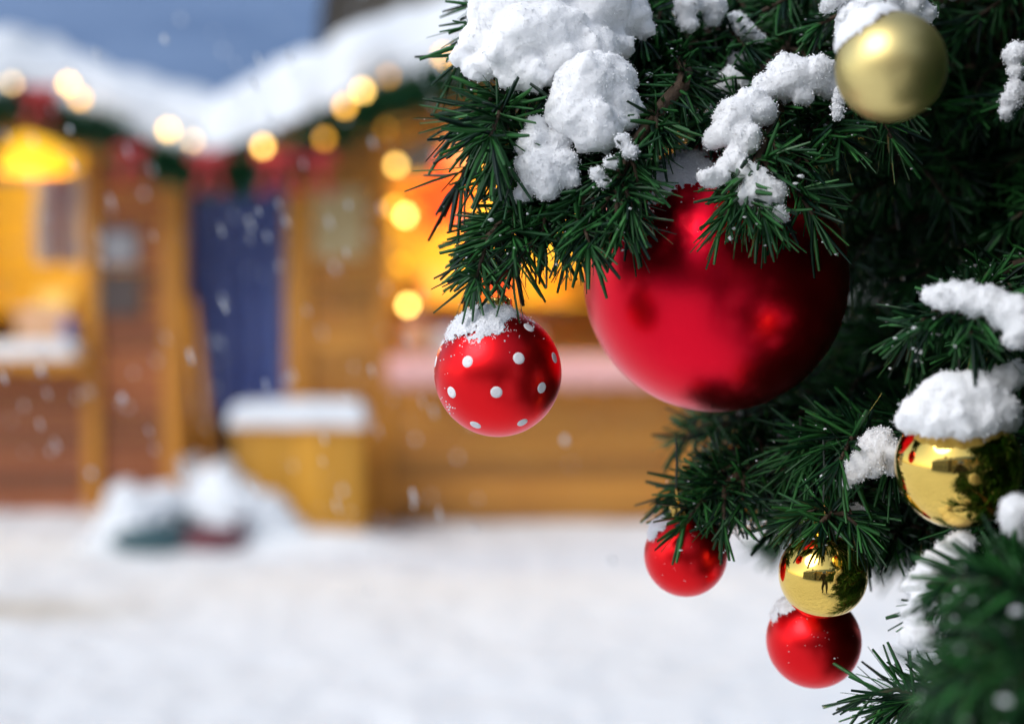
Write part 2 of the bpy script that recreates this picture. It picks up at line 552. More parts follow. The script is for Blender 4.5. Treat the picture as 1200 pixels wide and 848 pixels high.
# ------------------------------------------------------------------ market huts
def hut(loc, rotz, W, D, eave, slope, op, oz, wood, post, label, seed, cloth, oh=(0.34, 0.34), snow_t=0.42):
    """gable-fronted wooden market hut; local x runs along the front, y into the hut"""
    t = thing('market_hut', loc, label, 'market hut', 'wooden market huts', rotz)
    rnd = random.Random(seed)
    tn = math.tan(slope)
    top = lambda x: eave + min(x, W - x) * tn
    for (x, y) in ((0, 0), (W - 0.14, 0), (0, D - 0.14), (W - 0.14, D - 0.14)):
        MB().box(x, x + 0.14, y, y + 0.14, -0.05, eave - 0.02).build('post', post, t)
    for x in (op[0] - 0.09, op[1]):
        MB().box(x, x + 0.09, -0.012, 0.09, -0.05, oz[1]).build('post', post, t)
    # front planks: one by one, following the opening and the gable
    ph, z = 0.135, 0.02
    ridge = top(W / 2)
    while z < ridge - 0.05:
        z1 = z + ph - 0.008
        xl = max(0.145, (z1 - eave) / tn if z1 > eave else 0)
        xr = W - xl
        spans = [(xl, xr)]
        if z1 > oz[0] and z < oz[1]:
            spans = [(xl, op[0] - 0.095), (op[1] + 0.095, xr)]
        elif z1 < oz[0]:
            spans = [(xl, op[0] - 0.095), (op[0] + 0.002, op[1] - 0.002), (op[1] + 0.095, xr)]
        for a, b in spans:
            if b - a > 0.04:
                y0 = 0.03 + rnd.uniform(-0.004, 0.004)
                MB().box(a, b, y0, y0 + 0.03, z, z1).build('plank', wood, t)
        z += ph
    # inside and sides
    for x0, x1 in ((0.05, 0.09), (W - 0.09, W - 0.05)):
        z = 0.02
        while z < eave - 0.03:
            MB().box(x0, x1, 0.145, D - 0.145, z, min(z + 0.262, eave - 0.02)).build('side_plank', wood, t)
            z += 0.27
    z = 0.02
    while z < ridge - 0.1:
        z1 = z + 0.262
        xl = max(0.145, (z1 - eave) / tn + 0.02 if z1 > eave else 0)
        if W - 2 * xl > 0.05:
            MB().box(xl, W - xl, D - 0.09, D - 0.05, z, z1).build('back_plank', M['wood_in'], t)
        z += 0.27
    MB().box(0.15, W - 0.15, 0.07, D - 0.1, 0.06, 0.10).build('floor_board', M['wood_dark'], t)
    MB().box(op[0] - 0.02, op[1] + 0.02, -0.22, 0.30, oz[0] - 0.045, oz[0]).build('counter', post, t)
    if cloth:
        v, f = [], []
        n = 60
        for k, (yy, zz) in enumerate(((-0.02, oz[0] + 0.006), (-0.232, oz[0] + 0.006), (-0.236, oz[0] - 0.19), (-0.228, oz[0] - 0.19), (-0.225, oz[0] + 0.001), (-0.02, oz[0] + 0.001))):
            for i in range(n + 1):
                x = op[0] + (op[1] - op[0]) * i / n
                fold = 0.018 * math.sin(i * 1.9) if k in (2, 3) else 0
                v.append((x, yy - 0.01 + fold - (0.018 if k in (2, 3) else 0), zz + (0.01 * math.sin(i * 0.95) if k in (2, 3) else 0)))
        for k in range(5):
            for i in range(n):
                a = k * (n + 1) + i
                f.append((a, a + 1, a + n + 2, a + n + 1))
        mk('counter_cloth', v, f, M['pink'], t, True)
    else:
        v, f = snow_slab(op[1] - op[0] + 0.02, 0.22, 0.11, 0.06, seed + 3, 40, 8)
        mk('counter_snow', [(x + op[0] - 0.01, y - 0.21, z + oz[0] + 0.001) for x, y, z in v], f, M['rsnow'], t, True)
    # roof: two panels, each with its blanket of snow, and verge boards under the front edge
    cs = math.cos(slope)
    for s in (0, 1):
        run = (W / 2 + oh[s]) / cs
        Lr = D + 0.75
        sx = 1 if s == 0 else -1
        e = -oh[s] if s == 0 else W + oh[s]
        ez = eave - oh[s] * tn + 0.004

        def place(q):
            u, yy, h = q
            return (e + sx * (u * cs - h * math.sin(slope)), yy - 0.5, ez + u * math.sin(slope) + h * cs)
        b = MB().box(0, run, 0, Lr, 0, 0.045)
        fl = [q if s == 0 else q[::-1] for q in b.f]
        rp = mk('roof_panel', [place(q) for q in b.v], fl, M['wood_dark'], t)
        v, f = snow_slab(run + 0.10, Lr + 0.08, snow_t, 0.26, seed + s * 5, 44, 40)
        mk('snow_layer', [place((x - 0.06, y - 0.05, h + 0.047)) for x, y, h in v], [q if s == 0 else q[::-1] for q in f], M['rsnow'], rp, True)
        b = MB().box(0.01, run - 0.004, 0.012, 0.042, -0.12, -0.002)
        mk('verge_board', [place(q) for q in b.v], fl, post, t)
    return t


XL, YL = (215 - 600) / FPX * 9.5, 9.5
WL = 2.7
hut_l = hut((XL - WL, YL, 0), 0, WL, 2.2, 2.30, R(19), (0.35, WL - 0.66), (1.05, 2.45), M['wood_red'], M['wood_post'],
            'red-brown wooden market hut with yellow lit window and snow-covered counter', 11, False)
XR, YR = (335 - 600) / FPX * 9.0, 9.0
WR = 3.0
hut_r = hut((XR, YR, 0), 0, WR, 2.2, 2.37, R(22), (0.66, 2.45), (1.07, 2.52), M['wood_honey'], M['wood_post'],
            'honey-coloured wooden market hut with orange lit window and pink counter cloth', 23, True)


def fat_box(name, x, y, z, sx, sy, sz, m, label, cat, lid=None, rot=0.0):
    """a gift box or tin: body and slightly larger lid"""
    t = thing(name, (x, y, z), label, cat, None, rot)
    MB().box(-sx / 2, sx / 2, -sy / 2, sy / 2, 0, sz * 0.78).build('box_body', m, t)
    MB().box(-sx / 2 - 0.008, sx / 2 + 0.008, -sy / 2 - 0.008, sy / 2 + 0.008, sz * 0.782, sz).build('lid', lid or m, t)
    MB().box(-0.02, 0.02, -sy / 2 - 0.012, sy / 2 + 0.012, sz + 0.001, sz + 0.006).build('ribbon', M['redcloth'], t)
    return t


def jar(x, y, z, r, h, m, label):
    t = thing('jar', (x, y, z), label, 'jar')
    MB().lathe([(r * 0.9, 0), (r, h * 0.06), (r, h * 0.72), (r * 0.75, h * 0.84)], 16).build('jar_body', m, t, True)
    MB().lathe([(r * 0.8, h * 0.842), (r * 0.8, h), (r * 0.7, h * 1.02)], 16).build('lid', M['redcloth'], t, True)
    return t


def lamp(x, y, z, top, label):
    t = thing('pendant_lamp', (x, y, z), label, 'lamp')
    MB().lathe([(0.25, 0.0), (0.255, 0.012), (0.21, 0.13), (0.12, 0.23), (0.05, 0.27), (0.04, 0.27), (0.1, 0.22), (0.19, 0.12), (0.235, 0.0)], 32).build('lamp_shade', M['lamp'], t, True)
    MB().tube([(0, 0, 0.26), (0, 0, top - z)], 0.006).build('cord', M['wire'], t)
    MB().ball(0.05, 16, 10, (0, 0, 0.05)).build('bulb', M['bulb_bright'], t, True)
    l = bpy.data.lights.new('lamp_light', 'POINT')
    l.energy, l.color, l.shadow_soft_size = 100, (1.0, 0.64, 0.13), 0.12
    lo = bpy.data.objects.new('lamp_light', l)
    lo.location = (0, 0, -0.14)
    link(lo, t)
    return t


p = P(40, 200, 10.1)
lamp(p.x, p.y, p.z, 2.78, 'wide glowing yellow pendant lamp inside the red-brown hut')
lamp(-0.10, 10.1, 2.28, 3.0, 'glowing yellow pendant lamp inside the honey-coloured hut')

# goods in the left hut
sh = thing('wall_shelf', (XL - WL + 0.4, YL + 1.75, 1.34), 'pale wooden shelf on the back wall of the red-brown hut', 'shelf')
MB().box(0, 1.75, 0, 0.355, 0, 0.04).build('shelf_board', M['wood_in'], sh)
for x in (0.2, 1.5):
    MB().prism([(0, -0.22), (0.03, -0.22), (0.03, -0.001), (0, -0.001)], 0.3, 0.355).build('bracket', M['wood_post'], sh).location.x = x
fat_box('gift_box', XL - 1.05, YL + 1.9, 1.381, 0.30, 0.22, 0.22, M['peach'], 'peach gift box on the shelf of the red-brown hut', 'gift box')
fat_box('gift_box', XL - 1.45, YL + 1.9, 1.381, 0.26, 0.22, 0.16, M['white'], 'low white gift box on the shelf of the red-brown hut', 'gift box')
p = P(62, 372, 9.72)
fat_box('gift_box', p.x - 0.02, 9.62, 1.171, 0.34, 0.13, 0.22, M['peach'], 'peach gift box on the snowy counter of the red-brown hut', 'gift box')
jar(XL - 0.80, 9.60, 1.171, 0.055, 0.17, M['tarp'], 'dark blue jar on the snowy counter of the red-brown hut')
# scarf hanging in the left hut, with folds
p0 = P(62, 205, 9.95)
t = thing('hanging_scarf', (p0.x, p0.y, p0.z - 0.62), 'striped purple, white and red scarf hanging in the red-brown hut', 'scarf')
for k, (x0, x1, m) in enumerate(((-0.14, -0.01, 'white'), (-0.005, 0.075, 'purple'), (0.08, 0.20, 'white'))):
    v, f = [], []
    n, q = 14, 10
    for b in (0, 1):
        for i in range(n + 1):
            for j in range(q + 1):
                v.append((x0 + (x1 - x0) * j / q + 0.01 * math.sin(i * 0.6), 0.02 * math.sin(j * 1.3 + i * 0.25) + b * 0.008, 0.62 - 0.62 * i / n))
    Wd = (n + 1) * (q + 1)
    for b in (0, 1):
        for i in range(n):
            for j in range(q):
                a = b * Wd + i * (q + 1) + j
                f.append((a, a + 1, a + q + 2, a + q + 1))
    mk('stripe', v, f, M[m], t, True)
MB().tube([(-0.2, 0.01, 0.625), (0.25, 0.01, 0.625)], 0.01).build('hanger_rod', M['wood_post'], t)
MB().tube([(0.02, 0.01, 0.63), (0.02, 0.01, 2.72 - (p0.z - 0.62))], 0.004).build('cord', M['wire'], t)
# small boards on the wall of the left hut
p = P(140, 290, YL)
t = thing('notice_board', (p.x, YL + 0.005, p.z - 0.11), 'small grey framed notice board on the red-brown hut wall', 'notice board')
MB().box(-0.115, 0.115, 0, 0.02, 0, 0.22).build('panel', M['grey'], t)
for a in ((-0.13, 0.13, -0.005, 0.022, 0.2202, 0.235), (-0.13, 0.13, -0.005, 0.022, -0.015, -0.0002), (-0.13, -0.1152, -0.005, 0.022, 0, 0.22), (0.1152, 0.13, -0.005, 0.022, 0, 0.22)):
    MB().box(*a).build('frame', M['wood_dark'], t)
p = P(140, 345, YL)
t = thing('notice_board', (p.x, YL + 0.005, p.z - 0.13), 'dark framed board below the grey one on the red-brown hut', 'notice board')
MB().box(-0.125, 0.125, 0, 0.02, 0, 0.26).build('panel', M['wood_dark'], t)
for a in ((-0.14, 0.14, -0.005, 0.022, 0.2602, 0.275), (-0.14, 0.14, -0.005, 0.022, -0.015, -0.0002), (-0.14, -0.1252, -0.005, 0.022, 0, 0.26), (0.1252, 0.14, -0.005, 0.022, 0, 0.26)):
    MB().box(*a).build('frame', M['wood_dark'], t)
p = P(398, 262, YR)
t = thing('notice_board', (p.x, YR + 0.005, p.z - 0.22), 'pale yellow notice board on the honey-coloured hut wall', 'notice board')
MB().box(-0.16, 0.16, 0, 0.02, 0, 0.44).build('panel', M['pale'], t)
for a in ((-0.18, 0.18, -0.005, 0.022, 0.4402, 0.46), (-0.18, 0.18, -0.005, 0.022, -0.02, -0.0002), (-0.18, -0.1602, -0.005, 0.022, 0, 0.44), (0.1602, 0.18, -0.005, 0.022, 0, 0.44)):
    MB().box(*a).build('frame', M['wood_post'], t)

# goods in the right hut
p = P(520, 235, 9.45)
t = thing('paper_star', (p.x, p.y, p.z), 'glowing red-orange paper star lantern in the honey-coloured hut', 'lantern')
v = [(0, -0.12, 0), (0, 0.12, 0)]
for k in range(10):
    a = math.pi * k / 5 + math.pi / 2
    r = 0.36 if k % 2 == 0 else 0.16
    v.append((r * math.cos(a), 0, r * math.sin(a)))
f = []
for k in range(10):
    f += [(0, 2 + k, 2 + (k + 1) % 10), (1, 2 + (k + 1) % 10, 2 + k)]
mk('star_body', v, f, M['lantern_red'], t)
MB().tube([(0, 0, 0.355), (0, 0, 2.62 - p.z + 0.0)], 0.005).build('cord', M['wire'], t)
p = P(548, 172, 9.3)
t = thing('paper_lantern', (p.x, p.y, p.z), 'round peach paper lantern beside the paper star', 'lantern')
MB().ball(0.15, 24, 14).build('lantern_body', M['lantern_peach'], t, True)
MB().tube([(0, 0, 0.149), (0, 0, 2.95 - p.z)], 0.005).build('cord', M['wire'], t)
sh = thing('wall_shelf', (XR + 0.5, YR + 1.75, 1.42), 'pale wooden shelf on the back wall of the honey-coloured hut', 'shelf')
MB().box(0, 2.0, 0, 0.355, 0, 0.04).build('shelf_board', M['wood_in'], sh)
for x in (0.2, 1.75):
    MB().box(x, x + 0.03, 0.3, 0.355, -0.22, -0.001).build('bracket', M['wood_post'], sh)
for x, m, l in ((-0.55, 'peach', 'peach gift box on the shelf of the honey-coloured hut'), (-0.12, 'redcloth', 'red gift box on the shelf of the honey-coloured hut'), (0.3, 'wood_yellow', 'yellow gift box on the shelf of the honey-coloured hut')):
    fat_box('gift_box', x, YR + 1.92, 1.461, 0.28, 0.2, 0.24, M[m], l, 'gift box')
for x, m, h, l in ((-0.62, 'peach', 0.26, 'peach jar on the pink counter nearest the hut post'), (-0.42, 'white', 0.22, 'white jar on the pink counter left of the yellow jar'), (-0.2, 'wood_yellow', 0.24, 'yellow jar on the pink counter behind the dotted bauble'), (0.12, 'peach', 0.22, 'peach jar on the pink counter behind the big red bauble')):
    jar(x, YR + 0.12, 1.071, 0.085, h, M[m], l)

# ------------------------------------------------------------------ between the huts
yt = 9.95
xa, xb = (212 - 600) / FPX * yt, (338 - 600) / FPX * yt
t = thing('hanging_tarp', (xa, yt, 0.62), 'dark blue tarpaulin hanging in folds between the two huts', 'tarp')
v, f = [], []
nx, nz = 60, 16
for b in (0, 1):
    for j in range(nz + 1):
        for i in range(nx + 1):
            u, q = i / nx, j / nz
            v.append((u * (xb - xa), 0.045 * math.sin(u * 31 + 0.8 * math.sin(q * 3)) * (1 - 0.4 * q) + 0.02 * noise.noise((u * 6, q * 3, 2)) + b * 0.006, q * 1.75))
WW = (nx + 1) * (nz + 1)
for b in (0, 1):
    for j in range(nz):
        for i in range(nx):
            a = b * WW + j * (nx + 1) + i
            q = (a, a + 1, a + nx + 2, a + nx + 1)
            f.append(q if b == 0 else q[::-1])
mk('sheet', v, f, M['tarp'], t, True)
MB().tube([(-0.12, 0, 1.76), (xb - xa + 0.12, 0, 1.76)], 0.012).build('rail', M['wire'], t)
for i in range(9):
    x = (i + 0.5) / 9 * (xb - xa)
    ring = [(x, 0.022 * math.cos(a * math.pi / 6), 1.755 + 0.022 * math.sin(a * math.pi / 6)) for a in range(13)]
    MB().tube(ring, 0.004, 5).build('eyelet', M['capg'], t)
t = thing('wooden_gate', (xa - 0.02, 10.25, 0), 'dark wooden gate behind the blue tarpaulin', 'gate')
for i in range(7):
    x = i * (xb - xa + 0.04) / 7
    MB().box(x, x + (xb - xa) / 7 - 0.006, 0, 0.03, 0.03, 2.2).build('board', M['wood_dark'], t)
for z in (0.35, 1.6):
    MB().box(0, xb - xa, 0.031, 0.07, z, z + 0.1).build('rail', M['wood_dark'], t)

# yellow crate with snow on top
p = P(352, 608, 8.62)
t = thing('wooden_crate', (p.x, 8.62, 0), 'yellow wooden crate of upright boards with snow on top', 'crate')
cw, cd, ch = 0.77, 0.34, 0.665
for i in range(6):
    x0 = -cw / 2 + i * cw / 6
    MB().box(x0 + 0.003, x0 + cw / 6 - 0.003, -cd / 2 + random.Random(i).uniform(-0.004, 0.004), -cd / 2 + 0.03, -0.03, ch - 0.03).build('board', M['wood_yellow'], t)
for x in (-cw / 2 + 0.003, cw / 2 - 0.033):
    MB().box(x, x + 0.03, -cd / 2 + 0.031, cd / 2, -0.03, ch - 0.03).build('side_board', M['wood_yellow'], t)
MB().box(-cw / 2 + 0.034, cw / 2 - 0.034, cd / 2 - 0.03, cd / 2, -0.03, ch - 0.03).build('back_board', M['wood_yellow'], t)
MB().box(-cw / 2 - 0.015, cw / 2 + 0.015, -cd / 2 - 0.02, cd / 2 + 0.015, ch - 0.029, ch).build('lid', M['wood_post'], t)
v, f = snow_slab(cw + 0.05, cd + 0.04, 0.14, 0.07, 5, 34, 18)
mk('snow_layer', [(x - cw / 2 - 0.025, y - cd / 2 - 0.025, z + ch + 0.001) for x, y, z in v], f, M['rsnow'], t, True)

# heap: two things half buried, snow over them, a board leaning behind
hp = P(245, 640, 8.2)
blobs = [(P(160, 606, 8.25), 0.19), (P(185, 600, 8.3), 0.16), (P(135, 625, 8.25), 0.12), (P(268, 598, 8.35), 0.20), (P(252, 560, 8.45), 0.11), (P(310, 612, 8.35), 0.15), (P(220, 606, 8.4), 0.12), (P(285, 578, 8.45), 0.11), (P(335, 622, 8.35), 0.10), (P(250, 585, 8.4), 0.14), (P(100, 640, 8.3), 0.07)]
h_ = lump_mesh('snow_heap', blobs, 0.022, 0.06, 5.0, M['rsnow'], 4)
tag(h_, 'rounded heap of fresh snow in front of the blue tarpaulin', 'snow heap')
for px, py, d, r, m, nm, lb in ((178, 632, 8.12, 0.17, 'teal', 'bin_bag', 'dark teal bag half buried under the snow heap'), (248, 634, 8.14, 0.15, 'maroon', 'bin_bag', 'maroon bag half buried under the snow heap')):
    q = P(px, py, d)
    mb = MB().ball(r, 24, 14, (0, 0, 0), (1.35, 0.8, 0.55))
    vv = []
    for c in mb.v:
        k = 1 + 0.12 * noise.noise((c[0] * 9 + px, c[1] * 9, c[2] * 9))
        vv.append((c[0] * k, c[1] * k, c[2] * k))
    t = thing(nm, (q.x, q.y, q.z), lb, 'bag')
    mk('sack', vv, mb.f, M[m], t, True)
    MB().lathe([(0.025, 0), (0.018, 0.03), (0.05, 0.08), (0.06, 0.085)], 10, (r * 1.0, 0.04, r * 0.35), lambda i, k: 0.25 * math.sin(k * 2.3) if i > 1 else 0).build('knot', M[m], t, True)
a, b = P(224, 352, 9.35), P(249, 575, 8.75)
ax = (a - b)
t = thing('snow_shovel', b, 'light brown wooden snow shovel leaning on the red-brown hut', 'shovel')
MB().tube([Vector((0, 0, 0)) + ax * 0.12, ax], 0.032, 10).build('handle', M['wood_post'], t, True)
n_ = ax.normalized()
sx = Vector((1, 0, 0))
sy = n_.cross(sx).normalized()
pts = []
for i in range(9):
    u = (i - 4) / 4
    pts.append(sx * (u * 0.19) + sy * (0.04 * u * u))
v = [q for q in pts] + [q + ax * 0.17 for q in pts] + [q + sy * 0.012 for q in pts] + [q + ax * 0.17 + sy * 0.012 for q in pts]
f = []
for i in range(8):
    f += [(i, i + 1, 10 + i, 9 + i), (18 + i, 27 + i, 28 + i, 19 + i), (9 + i, 10 + i, 28 + i, 27 + i), (i, 18 + i, 19 + i, i + 1)]
f += [(0, 9, 27, 18), (8, 26, 35, 17)]
mk('blade', v, f, M['grey'], t, True)


# ------------------------------------------------------------------ garlands, bows, light strings on the huts
rngg = np.random.default_rng(5)


def garland(pts, label, bows, per_m=1500):
    base = Vector(pts[0])
    t = thing('garland', base, label, 'garland', 'fir garlands on the huts')
    path = []
    for i in range(len(pts) - 1):
        a, b = Vector(pts[i]), Vector(pts[i + 1])
        n = max(3, int((b - a).length / 0.12))
        for k in range(n):
            u = k / n
            path.append(a.lerp(b, u) + Vector((0, 0.01 * math.sin(k * 2.1), -0.05 * math.sin(u * math.pi))))
    path.append(Vector(pts[-1]))
    MB().tube(path, 0.012, 6).build('stem', M['bark'], t, False, base)
    needles_build('needles', [path], M['needle_far'], t, rngg, 0.15, 0.012, per_m, base, 0.3, (45, 85))
    for q in bows:
        q = Vector(q)
        mb = MB()
        for s in (-1, 1):
            mb.ball(0.06, 14, 8, (q.x + s * 0.06, q.y - 0.09, q.z + 0.02), (1.15, 0.45, 0.75))
            mb.add([(q.x, q.y - 0.10, q.z), (q.x + s * 0.03, q.y - 0.10, q.z - 0.01), (q.x + s * 0.11, q.y - 0.105, q.z - 0.19), (q.x + s * 0.055, q.y - 0.105, q.z - 0.20),
                    (q.x, q.y - 0.09, q.z), (q.x + s * 0.03, q.y - 0.09, q.z - 0.01), (q.x + s * 0.11, q.y - 0.095, q.z - 0.19), (q.x + s * 0.055, q.y - 0.095, q.z - 0.20)],
                   [(0, 1, 2, 3), (7, 6, 5, 4), (0, 4, 5, 1), (1, 5, 6, 2), (2, 6, 7, 3), (3, 7, 4, 0)])
        mb.ball(0.032, 10, 8, (q.x, q.y - 0.10, q.z + 0.015))
        mb.build('bow', M['redcloth'], t, True, base)
    return t


fl, fr = YL - 0.66, YR - 0.66
Q = lambda px, py, d: P(px, py, d)
garland([Q(-60, 128, fl), Q(30, 112, fl), Q(120, 150, fl), Q(212, 188, fl)], 'fir garland along the verge of the red-brown hut', [Q(52, 115, fl), Q(160, 182, fl)])
garland([Q(176, 176, 8.72), Q(214, 190, 8.6), Q(258, 198, 8.42), Q(300, 194, 8.3), Q(345, 176, 8.26)], 'fir garland strung across the gap between the huts', [Q(250, 190, 8.4), Q(327, 190, 8.25)])
garland([Q(338, 176, fr), Q(392, 146, fr), Q(450, 118, fr), Q(520, 88, fr), Q(600, 55, fr), Q(700, 92, fr), Q(800, 138, fr), Q(915, 188, fr)], 'fir garland along the verge of the honey-coloured hut', [Q(372, 192, fr)])


def light_string(bulbs, label, extra_path=None):
    """bulbs: (px, py, depth, kind); the wire runs from bulb to bulb with a sag"""
    pts = [P(b[0], b[1], b[2]) if b[2] > 0 else Vector(b[:3]) for b in bulbs] if not extra_path else [Vector(b[:3]) for b in bulbs]
    base = pts[0]
    t = thing('light_string', base, label, 'light string', 'light strings on the huts')
    path = []
    for i in range(len(pts) - 1):
        for k in range(6):
            u = k / 6
            path.append(pts[i].lerp(pts[i + 1], u) + Vector((0, 0.0, 0.075 - 0.03 * math.sin(u * math.pi))))
    path.append(pts[-1] + Vector((0, 0, 0.075)))
    MB().tube(path, 0.005, 5).build('wire', M['wire'], t, False, base)
    for q, b in zip(pts, bulbs):
        s_ = 0.7 * (b[4] if len(b) > 4 else 1.0)
        bb = MB().lathe([(0.004, -0.033), (0.018, -0.029), (0.030, -0.014), (0.034, 0.002), (0.029, 0.02), (0.017, 0.034), (0.013, 0.042)], 16)
        bo = mk('bulb', [tuple(Vector(x) * s_ + q) for x in bb.v], bb.f, M['bulb_' + b[3]], t, True, base)
        MB().lathe([(0.014, 0.030), (0.014, 0.068), (0.007, 0.076)], 10, tuple(q)).build('socket', M['wire'], t, True, base)
    return t


fl2, fr2 = YL - 0.82, YR - 0.82
light_string([(14, 98, fl2, 'pale', 0.8), (80, 99, fl2, 'bright'), (94, 116, fl2, 'mid'), (197, 153, fl2, 'bright'), (226, 166, fl2, 'pale', .8)],
             'string of warm bulbs along the verge of the red-brown hut')
light_string([(240, 186, 8.35, 'dim', .6), (308, 172, 8.1, 'bright')], 'string of warm bulbs across the gap between the huts')
light_string([(380, 163, fr2, 'dim'), (404, 125, fr2, 'mid'), (425, 107, fr2, 'bright'), (455, 90, fr2, 'dim', .8), (520, 66, fr2, 'mid'), (600, 40, fr2, 'mid'), (690, 78, fr2, 'bright'), (780, 120, fr2, 'mid'), (880, 165, fr2, 'bright')], 'string of warm bulbs along the verge of the honey-coloured hut')
light_string([(452, 150, YR - 0.05, 'dim', .8), (464, 194, YR - 0.05, 'bright'), (462, 243, YR - 0.05, 'mid'), (475, 253, YR - 0.05, 'hot'), (470, 310, YR - 0.05, 'dim', .8), (478, 358, YR - 0.05, 'hot')], 'string of bright bulbs down the window post of the honey-coloured hut')


# ------------------------------------------------------------------ buildings
def house(loc, rotz, W, D, H, rise, wall, roof, label, nwin, storeys, seed):
    t = thing('town_house', loc, label, 'house', 'houses round the square', rotz)
    MB().prism([(0, -0.1), (W, -0.1), (W, H), (0, H)], 0, D).build('wall', wall, t)
    for s in (0, 1):
        y0, y1 = (-0.4, D / 2) if s == 0 else (D + 0.4, D / 2)
        zz = H - 0.4 * rise / (D / 2) + 0.02
        v = [(-0.4, y0, zz), (W + 0.4, y0, zz), (W + 0.4, y1, H + rise), (-0.4, y1, H + rise)]
        v += [(x, y, z + 0.14) for x, y, z in v]
        f = [(0, 3, 2, 1), (4, 5, 6, 7), (0, 1, 5, 4), (1, 2, 6, 5), (2, 3, 7, 6), (3, 0, 4, 7)]
        if s == 1:
            f = [q[::-1] for q in f]
        mk('roof', v, f, roof, t)
    for x in (0, W - 0.02):
        v = [(x, 0.02, H + 0.001), (x, D - 0.02, H + 0.001), (x, D / 2, H + rise - 0.02), (x + 0.02, 0.02, H + 0.001), (x + 0.02, D - 0.02, H + 0.001), (x + 0.02, D / 2, H + rise - 0.02)]
        mk('gable', v, [(0, 2, 1), (3, 4, 5), (0, 1, 4, 3), (1, 2, 5, 4), (2, 0, 3, 5)], wall, t)
    for k in range(storeys):
        for i in range(nwin):
            x = (i + 0.5) * W / nwin
            z = 1.0 + k * 2.8
            wn = MB().box(x - 0.55, x + 0.55, -0.05, -0.004, z, z + 1.5).build('window', M['white'], t)
            for sx_ in (-1, 1):
                MB().box(x + sx_ * 0.26 - 0.22, x + sx_ * 0.26 + 0.22, -0.062, -0.052, z + 0.06, z + 1.44).build('pane', M['glass'], wn)
    ch = MB().box(W * 0.3, W * 0.3 + 0.7, D * 0.4, D * 0.4 + 0.7, H + rise * 0.5, H + rise + 0.9).build('chimney', M['brown'], t)
    return t


house((-13.5, 15.0, 0), 0, 11.0, 9.0, 3.6, 6.5, M['plaster'], M['slate'], 'house with steep blue-grey slate roof behind the market huts', 6, 1, 1)
house((-2.1, 17.5, 0), 0, 9.0, 9.0, 4.6, 3.6, M['brown'], M['brown'], 'brown rendered house behind the honey-coloured hut', 5, 1, 2)
house((5.5, -9.5, 0), R(180), 11.0, 8.0, 4.6, 2.6, M['plaster2'], M['slate'], 'ochre house across the square facing the huts', 6, 1, 3)
house((-6.5, -8.5, 0), R(172), 10.0, 8.0, 4.2, 2.6, M['plaster'], M['slate'], 'grey house across the square facing the huts', 6, 1, 4)
light_string([(-6 + k * 0.95, -7.6 - 0.1 * (k % 3), 3.3 + 0.18 * ((k * 7) % 4), 'bright', 1.6) for k in range(13)], 'string of warm bulbs across the front of the houses opposite', True)


# ================================================================== THE FIR TREE AND WHAT HANGS ON IT
rng = np.random.default_rng(17)
pr = random.Random(3)
TX, TY = 0.80, 1.12
tree = thing('fir_tree', (TX, TY, 0), 'dark green snowy fir tree hung with red and gold baubles', 'tree')
TO = (TX, TY, 0)
TRUNK_H = 2.6
MB().tube([(TX, TY, -0.1), (TX + 0.01, TY, 0.7), (TX - 0.01, TY + 0.01, 1.5), (TX, TY, 2.2), (TX, TY, TRUNK_H)], [0.07, 0.062, 0.048, 0.028, 0.006], 14).build('trunk', M['bark'], tree, True, TO)


# ------------------------------------------------------------------ snow lying on the tree
CL = []


def clump(label, blobs, voxel=0.0021, amp=0.0022, seed=0, scale=70):
    bl = [(P(x, y, d), rp / FPX * d) for x, y, d, rp in blobs]
    o = lump_mesh('snow_clump', bl, voxel * 0.72, amp, scale, M['snow'], seed, fine=0.12, ragged=20, smooth=5)
    add_grains(o, 200 + 430 * len(blobs), (0.00018, 0.00062), seed)
    CL.extend([(c.x, c.y, c.z, r * 1.18) for c, r in bl if r > 0.0055])
    tag(o, label, 'snow clump', 'snow clumps on the fir tree')
    return o


clump('largest snow clump on the upper boughs above the dotted bauble',
      [(585, 20, .885, 34), (630, -10, .89, 50), (600, 62, .875, 34), (560, 80, .878, 18), (645, 45, .88, 48), (690, 10, .895, 48), (690, 60, .88, 36), (735, 20, .90, 26), (625, 85, .868, 24), (650, 90, .868, 14),
       (580, -30, .89, 44), (700, -40, .90, 50), (540, 68, .88, 10), (725, 55, .89, 18), (665, -50, .9, 50), (615, 40, .87, 36), (660, 70, .868, 26), (560, 50, .885, 20), (575, 5, .885, 26), (700, 85, .872, 22), (680, 90, .868, 20), (600, 95, .87, 14), (755, 35, .9, 12)], seed=1)
clump('plump snow clump just below the largest one',
      [(690, 100, .862, 40), (675, 135, .856, 34), (700, 150, .852, 30), (725, 120, .862, 24), (715, 90, .866, 28), (660, 125, .858, 20), (735, 140, .86, 13), (688, 165, .85, 16), (745, 128, .862, 10)], seed=2)
clump('narrow snow clump left of the plump one above the dotted bauble',
      [(625, 170, .858, 20), (636, 195, .852, 24), (622, 210, .854, 14), (650, 205, .85, 16), (640, 222, .85, 14), (612, 228, .856, 9), (630, 152, .862, 13), (662, 190, .85, 16), (655, 165, .855, 14), (668, 208, .848, 10), (618, 190, .855, 14)], seed=3)
clump('small snow clump among the needles over the big red bauble',
      [(728, 165, .835, 8), (738, 178, .832, 7), (716, 190, .834, 7), (700, 205, .835, 7), (708, 214, .834, 5)], 0.0014, 0.002, seed=4)
